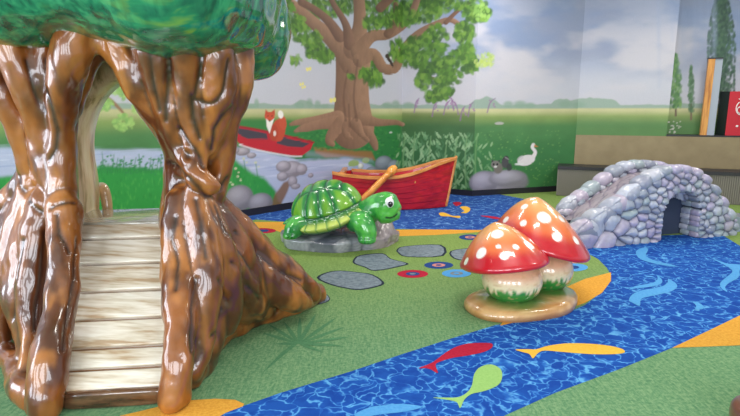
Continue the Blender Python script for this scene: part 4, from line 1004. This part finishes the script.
def stem(c, hw, z0, z1, seed):
    V = []; K = 96; J = 40
    for j in range(J):
        t = j / (J - 1); r_ = hw * (max(0, 1 - (2 * (t * .86 + .07) - 1) ** 2)) ** .42
        for k in range(K):
            a = 2 * math.pi * k / K; V.append((c[0] + r_ * math.cos(a), c[1] + r_ * math.sin(a) * .95, z0 + (z1 - z0) * t))
    V = np.array(V); F = [(j * K + k, j * K + (k + 1) % K, (j + 1) * K + (k + 1) % K, (j + 1) * K + k) for j in range(J - 1) for k in range(K)] + [tuple((J - 1) * K + k for k in range(K))]
    t = (V[:, 2] - z0) / (z1 - z0); ang = np.arctan2(V[:, 1] - c[1], V[:, 0] - c[0])
    col = np.broadcast_to(S((232, 216, 176)), V.shape) * (.92 + .12 * fbm(V, 14, 3, seed))[:, None]
    col = mix(col, np.broadcast_to(S((220, 150, 118)), V.shape), .75 * sstep(.45, .8, t))
    blade = vnoise(np.stack([ang * 9, t * 0], 1), 1.6, seed + 3)
    col = mix(col, np.broadcast_to(S((44, 132, 54)), V.shape), sstep(.0, .12, .27 + .28 * blade - t))
    dots = sstep(.74, .80, vnoise(np.stack([ang * 6, t * 16], 1), 1.3, seed + 9)); col = mix(col, np.broadcast_to(S((204, 160, 120)), V.shape), .45 * dots)
    mesh('stem', V, F, M['mush'], mus, col)
px1 = 3.86 / (FPX * cp); px2 = 4.12 / (FPX * cp)
stem(st1, 30.5 * px1, .085, P(511, 262, 3.86)[2], 5); stem(st2, 26 * px2, .085, P(546, 252, 4.12)[2], 6)
def cap(apex, left, right, y, hd, bulge, spots, tl_=0.24):
    # apex, left, right are photo points at forward distance y; rim is an ellipse through left and right
    a3, l3, r3 = P(*apex, y), P(*left, y), P(*right, y); ce = (l3 + r3) / 2; ux = (r3 - l3) / 2; A_ = np.linalg.norm(ux); ux /= A_
    up = a3 - ce; up0 = up - ux * (up @ ux); Hh = np.linalg.norm(up0); up0 /= Hh; sh = (up @ ux); vy = np.cross(up0, ux)
    if vy[1] < 0: vy = -vy
    ca, sa = math.cos(tl_), math.sin(tl_); up0, vy = up0 * ca + vy * sa, vy * ca - up0 * sa
    K = 200; V = []; ST = []
    prof = []
    for j in range(60):
        t = j / 59; rr_ = math.sin(t * math.pi / 2) ** 1.05; prof.append((rr_ * .985, .10 + .90 * (.72 * (1 - rr_ ** 2.0) + .28 * (1 - rr_))))
    prof = [(r_, h + 0.0) for r_, h in prof]
    prof += [(1.0, .07), (1.012, .03), (1.0, -.02), (.965, -.05), (.90, -.055)]; nto = len(prof)
    prof += [(.8, -.03), (.6, .0), (.3, .02), (.02, .03)]
    for j, (r_, h) in enumerate(prof):
        for k in range(K):
            a = 2 * math.pi * k / K; wv = 1 + .015 * math.sin(5 * a)
            front = -math.sin(a)                      # towards the viewer
            dz = -bulge * max(0, front) * r_ ** 2 * (1 if h < .2 else (1 - (h - .2) / .9))
            s_ = sh * max(0, h) ** 1.3
            p = ce + ux * (A_ * r_ * wv * math.cos(a) + s_) + vy * (hd * r_ * wv * math.sin(a)) + up0 * (Hh * h) + np.array([0, 0, dz])
            V.append(p); ST.append((j, h, r_, a))
    V = np.array(V); ST = np.array(ST)
    F = [(j * K + k, (j + 1) * K + k, (j + 1) * K + (k + 1) % K, j * K + (k + 1) % K) for j in range(len(prof) - 1) for k in range(K)]; F.append(tuple(range(K))[::-1]); F.append(tuple((len(prof) - 1) * K + k for k in range(K)))
    h = ST[:, 1]; nz = fbm(V, 5, 3, 71)
    col = mix(np.broadcast_to(S((234, 168, 104)), V.shape), np.broadcast_to(S((226, 112, 60)), V.shape), sstep(.90, .45, h + .12 * (nz - .5)))
    col = mix(col, np.broadcast_to(S((190, 16, 36)), V.shape), sstep(.47, .20, h + .16 * (nz - .5)))
    col = np.where((ST[:, 0] >= nto - 1)[:, None], S((214, 140, 92)), col)
    bv = BVHTree.FromPolygons([tuple(v) for v in V], F)
    for px, py, rx in spots:
        hh = bv.ray_cast(Vector((0, 0, EYE)), Vector(ray(px, py)).normalized())[0]
        if hh is None: continue
        dd = np.linalg.norm(V - np.array(hh), axis=1); col = mix(col, np.broadcast_to(S((244, 238, 232)), V.shape), sstep(rx * px1 * 1.12, rx * px1 * .92, dd) * (ST[:, 0] < nto))
    mesh('cap', V, F, M['mush'], mus, col)
Z = lambda x, y: (450 + x / 2.973, 190 + y / 2.973)
spots_ = [Z(*q) + (r_,) for *q, r_ in ((140, 130, 6), (92, 187, 6), (161, 196, 4.2), (48, 212, 4), (237, 164, 5), (196, 169, 3), (144, 168, 2.5))]
cap(Z(140, 97), Z(34, 232), Z(290, 202), 3.84, .37, .01, spots_, .17)
spots_ = [Z(*q) + (r_,) for *q, r_ in ((280, 81, 7), (221, 49, 4), (218, 98, 3.6), (332, 86, 4.4), (318, 139, 5), (375, 150, 4.4), (288, 31, 4), (166, 88, 4))]
cap(Z(262, 21), Z(140, 118), Z(402, 184), 4.12, .42, .03, spots_, .02)

# ------------------------------------------------------------------ cobbled bridge
b0 = fl(592, 247.5); b1 = fl(731, 235); bu = b1 - b0; LB = np.linalg.norm(bu); bu /= LB; bn_ = np.array([-bu[1], bu[0], 0])   # bn_ points away from the viewer
bridge = thing('stone_bridge', 'humpbacked cobbled grey stone bridge with a small tunnel over the blue carpet river', 'bridge', b0)
def PU(px, py, off=0.0):                    # photo point on the upright plane off metres behind the front face -> (u, z)
    o = b0 + bn_ * off; d = ray(px, py); t = ((o - [0, 0, EYE]) @ bn_) / (d @ bn_); p = np.array([0, 0, EYE]) + d * t
    return (p - o) @ bu, p[2]
fp = [PU(*q) for q in ((573, 232), (585, 221), (600, 211), (613, 203), (626, 194), (638, 184), (647, 177), (657, 170.5), (668, 166), (684, 165), (697, 167.5), (706, 173), (718, 187), (727, 200), (733, 211), (738, 219))]
FU = np.array([a for a, b_ in fp]); FZ = np.array([b_ for a, b_ in fp])
WB = .78
rp = [PU(*q, WB) for q in ((560, 213), (571, 199), (589, 189), (607, 176), (620, 167), (632, 162), (645, 160.5), (660, 161), (676, 164), (692, 170), (706, 180), (718, 195))]
RU = np.array([a for a, b_ in rp]); RZ = np.array([b_ for a, b_ in rp])
print('bridge L', LB, 'front', FU[0], FU[-1], FZ.max(), 'rear', RU[0], RU[-1], RZ.max())
oL, oR = PU(660, 240)[0], PU(697.5, 240)[0]; oT = PU(680, 190.5)[1]; oc = (oL + oR) / 2; oh = (oR - oL) / 2; zs = oT - oh
STC = [S(c) for c in ((156, 160, 178), (172, 176, 192), (144, 150, 166), (164, 156, 182), (150, 162, 170), (180, 182, 196), (138, 142, 162), (174, 164, 184))]
def sheet(name, U, Z_, off, T_, hole, flip, seed, back_to=0.05):
    r = np.random.default_rng(seed); u0, u1 = U[0], U[-1]; ds = .0115
    us = np.arange(u0, u1, ds); H_ = np.interp(us, U, Z_)
    hk = np.convolve(np.pad(H_, 6, 'edge'), np.ones(13) / 13, 'valid'); H_ = hk - .045
    ts = np.arange(0, H_.max() + T_ + .35, ds)
    Ug, Tg = np.meshgrid(us, ts); Hg = np.broadcast_to(H_, Ug.shape)
    # t: measured down from the crest so coping stones follow the profile
    dn = Hg.max() - Tg                      # height above floor on the front side when aligned at the floor
    zf = Tg; 
    zz = np.where(Tg < Hg, Tg, np.where(Tg < Hg + T_, Hg, np.maximum(Hg - (Tg - Hg - T_), .02)))
    vv = np.where(Tg < Hg, 0, np.where(Tg < Hg + T_, Tg - Hg, T_))
    crest = Tg - Hg                         # <0 front, 0..T top
    # round the arrises
    rr = .05
    k1 = np.clip(1 - np.abs(crest) / rr, 0, 1) ** 2 * .4 * rr; k2 = np.clip(1 - np.abs(crest - T_) / rr, 0, 1) ** 2 * .4 * rr
    vv = vv + np.where(True, k1 - k2, 0); zz = zz - k1 - k2
    # stone seeds: coping row, arch ring, then relaxed fill
    pts = []; coping = []
    u = u0 + .03
    while u < u1:
        stp = r.uniform(.15, .23) * (1.25 if u < .7 else .85); uc = u + stp / 2; hh = np.interp(uc, us, H_)
        coping.append((uc, hh + T_ * .35)); u += stp * .9
    ringp = []
    if hole:
        for a in np.linspace(0, math.pi, 12): ringp.append((oc + (oh + .035) * math.cos(a), zs + (oh + .035) * math.sin(a)))
        for zz_ in np.arange(zs - .06, 0, -.062): ringp += [(oL - .035, zz_), (oR + .035, zz_)]
    fill = []
    for _ in range(6000):
        uu = r.uniform(u0 - .05, u1 + .05); hh = np.interp(uu, us, H_); tt = r.uniform(-.03, hh - .07)
        sp_ = .20 if uu < .45 else (.105 if abs(uu - oc) > .36 else .088)
        if all((uu - a) ** 2 + ((tt - b_) * 1.25) ** 2 > sp_ ** 2 for a, b_ in fill) and all((uu - a) ** 2 + (tt - b_) ** 2 > (.062) ** 2 for a, b_ in ringp): fill.append((uu, tt))
    fill += [(a, b_) for a, b_ in [(uu, np.interp(uu, us, H_) + T_ + dd) for uu in np.arange(u0, u1, .12) for dd in (.12, .24)]]
    seeds = np.array(coping + ringp + fill); wts = np.concatenate([np.tile([[.9, .62]], (len(coping), 1)), np.tile([[1, 1]], (len(ringp), 1)), np.tile([[1, 1.25]], (len(fill), 1))])
    G = np.column_stack([Ug.ravel(), Tg.ravel()]); nzw = np.column_stack([fbm(G, 8, 2, 3), fbm(G, 8, 2, 4)]) - .5; Gw = G + nzw * .03
    d1 = np.full(len(G), 1e9); d2 = d1.copy(); id1 = np.zeros(len(G), int)
    for i, (s_, w_) in enumerate(zip(seeds, wts)):
        d = np.sqrt(((Gw[:, 0] - s_[0]) * w_[0]) ** 2 + ((Gw[:, 1] - s_[1]) * w_[1]) ** 2)
        m_ = d < d1; d2 = np.where(m_, d1, np.minimum(d2, d)); id1 = np.where(m_, i, id1); d1 = np.minimum(d1, d)
    bd = d2 - d1; g_ = 1 - np.exp(-bd / .022); big = sstep(.75, .35, Gw[:, 0]); dome = np.sqrt(np.clip(1 - np.exp(-bd / (.065 + .05 * big)), 0, 1)) * (1 + .5 * big)
    o = b0 + bn_ * off; sgn = 1
    V = o[None] + bu[None] * Ug.ravel()[:, None] + bn_[None] * vv.ravel()[:, None] + np.array([[0, 0, 1.]]) * zz.ravel()[:, None]
    F = grid_faces(len(us), len(ts)); keepc = None
    if hole:
        inside = (np.abs(Ug - oc) < oh) & ((Tg < zs) | ((Ug - oc) ** 2 + (Tg - zs) ** 2 < oh ** 2)) & (Tg < Hg)
        fi = inside[:-1, :-1] & inside[:-1, 1:] & inside[1:, 1:] & inside[1:, :-1]; F = F[~fi.ravel()]
    keep2 = (Tg[:-1, :-1] < (Hg[:-1, :-1] + T_ + .34)); keep2 = keep2.ravel()
    if hole: F = grid_faces(len(us), len(ts))[(~fi.ravel()) & keep2]
    else: F = F[keep2]
    N = vnormals(V, F.tolist()); c_ = N[(len(us) * 5) + 10] @ bn_
    if c_ > 0: N = -N; F = F[:, ::-1]
    V = V + N * (dome * .062 - .022)[:, None]; V[:, 2] = np.maximum(V[:, 2], 0.0)
    tint = np.array([STC[r.integers(len(STC))] * r.uniform(.92, 1.12) for _ in seeds])
    col = tint[id1] * 1.08 * (.9 + .2 * fbm(G, 12, 3, 8))[:, None]
    col = mix(col, np.broadcast_to(S((198, 198, 208)), col.shape), .35 * sstep(.5, .7, fbm(G, 7, 2, 18)) * g_)
    col = mix(np.broadcast_to(S((76, 80, 106)), col.shape), col, sstep(.15, .75, g_))
    used = np.unique(F); mp_ = -np.ones(len(V), int); mp_[used] = np.arange(len(used))
    ob = mesh(name, V[used], mp_[F], M['stone'], bridge, col[used])
    return us, H_
TW = .16
usF, HF = sheet('front_wall', FU, FZ, 0, TW, True, False, 3)
usR, HR = sheet('rear_wall', RU, RZ, WB, TW, False, False, 5)
def wp(u, v, zz): return b0 + bu * u + bn_ * v + np.array([0, 0, zz])
RB = np.stack([bu, bn_, [0, 0, 1]], 1)
# walkway between the parapets
us = np.arange(max(FU[0], RU[0]) + .02, min(FU[-1], RU[-1] + .25), .02); vs = np.arange(TW - .03, WB + .06, .02)
Ug, Vg = np.meshgrid(us, vs); Hw = np.minimum(np.interp(Ug, usF, HF), np.interp(Ug, usF, HF)); Hw = np.maximum(Hw - .12, .02)
Hr = np.maximum(np.interp(Ug, usR, HR) - .10, .02); tt = (Vg - TW) / (WB - TW); Hw = np.clip(Hw * (1 - tt) + np.minimum(Hr, Hw + .1) * tt, .02, 9)
G = np.column_stack([Ug.ravel(), Vg.ravel()]); sd = np.column_stack([rng.uniform(us[0], us[-1], 60), rng.uniform(vs[0], vs[-1], 60)])
D = np.sort(np.linalg.norm(G[:, None] - sd[None], axis=2), axis=1); g_ = 1 - np.exp(-(D[:, 1] - D[:, 0]) / .012)
V = wp(0, 0, 0)[None] + bu[None] * Ug.ravel()[:, None] + bn_[None] * Vg.ravel()[:, None] + np.array([[0, 0, 1.]]) * (Hw.ravel() + .012 * g_)[:, None]
col = mix(np.broadcast_to(S((104, 96, 116)), (len(V), 3)), np.broadcast_to(S((164, 152, 160)), (len(V), 3)), sstep(.1, .9, g_) * (.7 + .3 * fbm(G, 6, 3, 9)))
mesh('walkway', V, grid_faces(len(us), len(vs)), M['stone'], bridge, col)
# tunnel: dressed stones round the opening running back, dark lining behind
mb = MB(); cols = []
def stone(c, d, e=.45):
    n0 = len(mb.v); mb.pebble(c, d, RB, e, 14, 8); cols.append(np.tile(STC[rng.integers(len(STC))] * rng.uniform(.95, 1.15), (len(mb.v) - n0, 1)))
zz_ = .035
while zz_ < zs + .02:
    for x in (oL - .012, oR + .012):
        v_ = -.005
        while v_ < .17:
            ln = rng.uniform(.12, .16); stone(wp(x, v_ + ln / 2, zz_), (.075, ln, .068)); v_ += ln * .92
    zz_ += .064
for a in np.linspace(0, math.pi, 11):
    v_ = -.012
    while v_ < .17:
        ln = rng.uniform(.12, .16); c = wp(oc + (oh + .014) * math.cos(a), v_ + ln / 2, zs + (oh + .014) * math.sin(a)); n0 = len(mb.v)
        Rr = RB @ np.array([[math.cos(a), 0, -math.sin(a)], [0, 1, 0], [math.sin(a), 0, math.cos(a)]]); mb.pebble(c, (.072, ln, .072), Rr, .5, 14, 8)
        cols.append(np.tile(STC[rng.integers(len(STC))], (len(mb.v) - n0, 1))); v_ += ln * .92
mb.build('tunnel_stones', M['stone'], bridge, True, np.vstack(cols))
mb = MB(); mb.box(wp(oc, .27, oT / 2 + .02), (oh * 2 + .16, .03, oT + .04), RB); mb.build('tunnel_dark_panel', newmat('tunnel_dark_blue', .6, color=(56, 66, 88))[0], bridge, False)  # dark panel added to close the tunnel, standing in for its shaded depth
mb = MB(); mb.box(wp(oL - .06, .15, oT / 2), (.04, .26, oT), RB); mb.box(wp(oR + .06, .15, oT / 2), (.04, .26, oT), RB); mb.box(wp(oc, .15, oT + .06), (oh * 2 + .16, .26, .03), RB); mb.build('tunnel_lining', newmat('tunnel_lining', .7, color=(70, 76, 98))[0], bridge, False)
# boulders that close both ends, low apron on the right
for (px, py, dd, d) in ((584, 232, .10, (.36, .28, .34)), (570, 212, WB + .08, (.24, .22, .24))):
    mb = MB(); cols = []; u_, z_ = PU(px, py, dd); stone(wp(u_, dd, z_), d, .75); mb.build('end_boulder', M['stone'], bridge, True, np.vstack(cols))
def cope(lst, off):
    for k, (px, py, a_, b_) in enumerate(lst):
        u_, z_ = PU(px, py, off); q = lst[min(k + 1, len(lst) - 1)]; q0_ = lst[max(k - 1, 0)]; an = math.atan2(PU(q[0], q[1], off)[1] - PU(q0_[0], q0_[1], off)[1], PU(q[0], q[1], off)[0] - PU(q0_[0], q0_[1], off)[0])
        V_, F_ = superell((a_, .23, b_), .72, 20, 12); Rr = RB @ np.array([[math.cos(an), 0, -math.sin(an)], [0, 1, 0], [math.sin(an), 0, math.cos(an)]])
        mb = MB(); mb.add(V_ @ Rr.T + wp(u_, off + .08, z_), F_); c_ = STC[rng.integers(len(STC))] * 1.05
        tz = np.array(mb.v); cc_ = c_ * (.9 + .2 * fbm(tz, 12, 3, 9))[:, None]; mb.build('coping_stone', M['stone'], bridge, True, cc_)
cope([(594, 231, .34, .25), (609, 216, .25, .19), (622, 205, .22, .16), (634, 194, .22, .15), (646, 184, .20, .14), (656, 177, .17, .13), (666, 172, .16, .12), (677, 170, .15, .11), (688, 170, .14, .11), (699, 173, .14, .11), (708, 180, .15, .11), (717, 191, .16, .12), (725, 203, .17, .12), (732, 215, .17, .12)], 0)
cope([(571, 208, .26, .17), (583, 198, .22, .15), (595, 189, .22, .15), (607, 180, .22, .14), (618, 172, .20, .14), (629, 167, .18, .13), (640, 165, .17, .12), (651, 165, .17, .12), (662, 166, .17, .12)], WB)
ap = fl(727, 236); mb = MB(); mb.box((0, 0, 0), (1, 1, 1))
V = [wp(LB - .04, .10, 0), wp(LB + .9, .10, 0), wp(LB + .9, .75, 0), wp(LB - .04, .75, 0), wp(LB - .04, .12, .22), wp(LB + .88, .12, .10), wp(LB + .88, .73, .10), wp(LB - .04, .73, .22)]
MB().add(V, [(0, 1, 5, 4), (1, 2, 6, 5), (2, 3, 7, 6), (3, 0, 4, 7), (4, 5, 6, 7), (3, 2, 1, 0)]).build('end_ramp', newmat('grey_blue_ramp', .35, .4, color=(140, 152, 168))[0], bridge, False)

# ------------------------------------------------------------------ red rowing boat and its oar
M['hull'], nt, b = newmat('red_boat_paint', .38, .35, color=(190, 20, 36))
nt.links.new(ramp(nt, noise(nt, coords(nt, (1.5, 6, 9)), 2, 3), [(.35, (166, 16, 32)), (.65, (208, 30, 44))]), b.inputs['Base Color'])
q0 = fl(372, 211); q1 = fl(451, 211.5); bo = q0 - (q1 - q0) * .45; bow = q1
ub = bow - bo; LBt = np.linalg.norm(ub); ub /= LBt; nb_ = np.array([-ub[1], ub[0], 0]); YB = q0[1]
boat = thing('rowing_boat', 'red wooden rowing boat with orange-brown rails moored against the mural wall', 'boat', bo)
WBt = .80
def BU(px, py, off=0.0):
    o = bo + nb_ * off; d = ray(px, py); t = ((o - [0, 0, EYE]) @ nb_) / (d @ nb_); p = np.array([0, 0, EYE]) + d * t; return (p - o) @ ub, p[2]
gz = [BU(*q) for q in ((332, 173), (345, 175.2), (367.6, 177.2), (385, 177.4), (398, 176.6), (412, 174), (426, 170), (438.5, 165.5), (450, 162.5), (459, 160.5))]
GU = np.array([a for a, b_ in gz]); GZ = np.array([b_ for a, b_ in gz]); UB0, UB1 = GU[0], GU[-1]
print('boat', LBt, GU[0], GU[-1], GZ)
def half(u):                                 # half beam along the boat
    t = (u - UB0) / (UB1 - UB0); return WBt / 2 * (1 - max(0, (t - .45) / .55) ** 2.0) * (.80 + .20 * math.sin(min(1, t / .45) * math.pi / 2))
NU, NH = 70, 22; V = []
def hullpt(u, s_, h, side):
    if side > 0: u = u + .24 * max(0, 1 - (u - UB0) / .9)                  # s_ 0 keel..1 rail
    zt = np.interp(u, GU, GZ); t = (u - UB0) / (UB1 - UB0)
    flare = .72 + .28 * s_ ** .8; uu = u - (1 - s_) * .13 * max(0, (t - .5) / .5) ** 1.5 + 0.0
    lap = .006 * (1 - (s_ * 6) % 1)
    yv = WBt / 2 * .9 + side * (half(u) * flare + lap)
    return bo + ub * uu + nb_ * yv + np.array([0, 0, .01 + (zt - .01) * s_])
for side in (-1, 1):
    for i in range(NU + 1):
        u = UB0 + (UB1 - UB0) * i / NU
        for j in range(NH * 2 + 1): V.append(hullpt(u, j / (NH * 2), 0, side))
K = NH * 2 + 1; F = []; n_ = (NU + 1) * K
for sidx in (0, 1):
    for i in range(NU):
        for j in range(K - 1):
            a = sidx * n_ + i * K + j; F.append((a, a + K, a + K + 1, a + 1) if sidx == 0 else (a, a + 1, a + K + 1, a + K))
for j in range(K - 1): F.append((j, j + 1, n_ + j + 1, n_ + j))              # transom
for i in range(NU): F.append((i * K, n_ + i * K, n_ + (i + 1) * K, (i + 1) * K))
# inner skin
off = len(V); V2 = []
cen = lambda u: bo + ub * u + nb_ * (WBt / 2 * .9)
for side in (-1, 1):
    for i in range(NU + 1):
        u = UB0 + .03 + (UB1 - .05 - UB0 - .03) * i / NU
        for j in range(K):
            s_ = max(.12, j / (K - 1)); p = hullpt(u, s_, 0, side); p = p - nb_ * side * min(.03, half(u) * .8); V2.append(p)
for sidx in (0, 1):
    for i in range(NU):
        for j in range(K - 1):
            a = off + sidx * n_ + i * K + j; F.append((a, a + 1, a + K + 1, a + K) if sidx == 0 else (a, a + K, a + K + 1, a + 1))
for i in range(NU): F.append((off + i * K + 3, off + (i + 1) * K + 3, off + n_ + (i + 1) * K + 3, off + n_ + i * K + 3))
V += V2; mesh('hull', V, F, M['hull'], boat, smooth=False)
mb = MB()
for side in (-1, 1):
    c = []; 
    for i in range(NU + 1):
        u = UB0 + (UB1 - UB0) * i / NU; c.append(hullpt(u, 1, 0, side) + nb_ * side * -.005)
    c = np.array(c); hw, hh = .034, .022
    Vr = []; 
    for p in c:
        for a, b_ in ((-hw, -hh), (hw, -hh), (hw, hh * .6), (hw * .6, hh), (-hw * .6, hh), (-hw, hh * .6)): Vr.append(p + nb_ * a + np.array([0, 0, b_]))
    n0 = 6; Fr = [(i * n0 + k, i * n0 + (k + 1) % n0, (i + 1) * n0 + (k + 1) % n0, (i + 1) * n0 + k) for i in range(NU) for k in range(n0)] + [tuple(range(n0))[::-1], tuple(NU * n0 + k for k in range(n0))]
    mb.add(Vr, Fr)
mb.build('rail', M['gunwale'], boat, False)
tp = (hullpt(UB0, 1, 0, -1) + hullpt(UB0, 1, 0, 1)) / 2; RBt = np.stack([ub, nb_, [0, 0, 1]], 1)
MB().box(tp + ub * .02, (.07, 2 * half(UB0) + .06, .055), RBt).build('transom_cap', M['gunwale'], boat, False)
for us_ in (.30, .62):
    u = UB0 + (UB1 - UB0) * us_; zt = np.interp(u, GU, GZ); MB().box(cen(u) + np.array([0, 0, zt - .12]), (.17, 2 * half(u) * .9, .03), RBt).build('seat', M['gunwale'], boat, False)
mb = MB(); st = [hullpt(UB1, s_, 0, -1) * .5 + hullpt(UB1, s_, 0, 1) * .5 for s_ in np.linspace(.02, 1.03, 8)]; mb.tube(st, [.022] * 8, 8); mb.build('stem_post', M['gunwale'], boat)
oar = thing('oar', 'light orange wooden oar propped over the near rail of the red boat', 'oar', fl(352, 216))
h0 = bo + nb_ * 0.0; ru, rz_ = BU(385, 176, 0.03)
rest = bo + ub * ru + nb_ * -.075 + np.array([0, 0, rz_ + .04]); tip = P(394, 168.3, rest[1] + .0); lowp = rest + (rest - tip) / np.linalg.norm(rest - tip) * .1
dirn = P(366.5, 195.7, rest[1] - .16) - tip; dirn /= np.linalg.norm(dirn); L_ = (tip[2] - .03) / -dirn[2]
end = tip + dirn * L_
mb = MB(); mb.tube([tip, tip + dirn * .06, tip + dirn * .12], [.058, .066, .048], 12); mb.build('grip', M['oar'], oar)
mb = MB(); mb.tube([tip + dirn * .1, tip + dirn * L_ * .45, tip + dirn * L_ * .75], [.046, .050, .048], 12); mb.build('shaft', M['oar'], oar)
sx = np.cross(dirn, [0, 1, 0]); sx /= np.linalg.norm(sx); sy = np.cross(dirn, sx)
mb = MB(); mb.pebble(tip + dirn * (L_ * .87), (.16, .035, L_ * .30), np.stack([sx, sy, dirn], 1), .5, 16, 10); mb.build('blade', M['oar'], oar)

# brown sculpture edge in the lower right corner
sp_ = fl(788, 448)
lg = MB(); pts = [np.array([sp_[0] + .0, sp_[1], 0.0]), np.array([sp_[0], sp_[1], .08]), np.array([sp_[0], sp_[1], .16])]
lg.pebble((sp_[0] + .02, sp_[1] - .0, .10), (.46, .40, .20), None, .6, 28, 14)
stump = lg.build('tree_stump', newmat('brown_lacquer', .3, .8, color=(104, 60, 44))[0]); tag(stump, 'dark brown rounded stump edge at the bottom right corner of the carpet', 'stump')
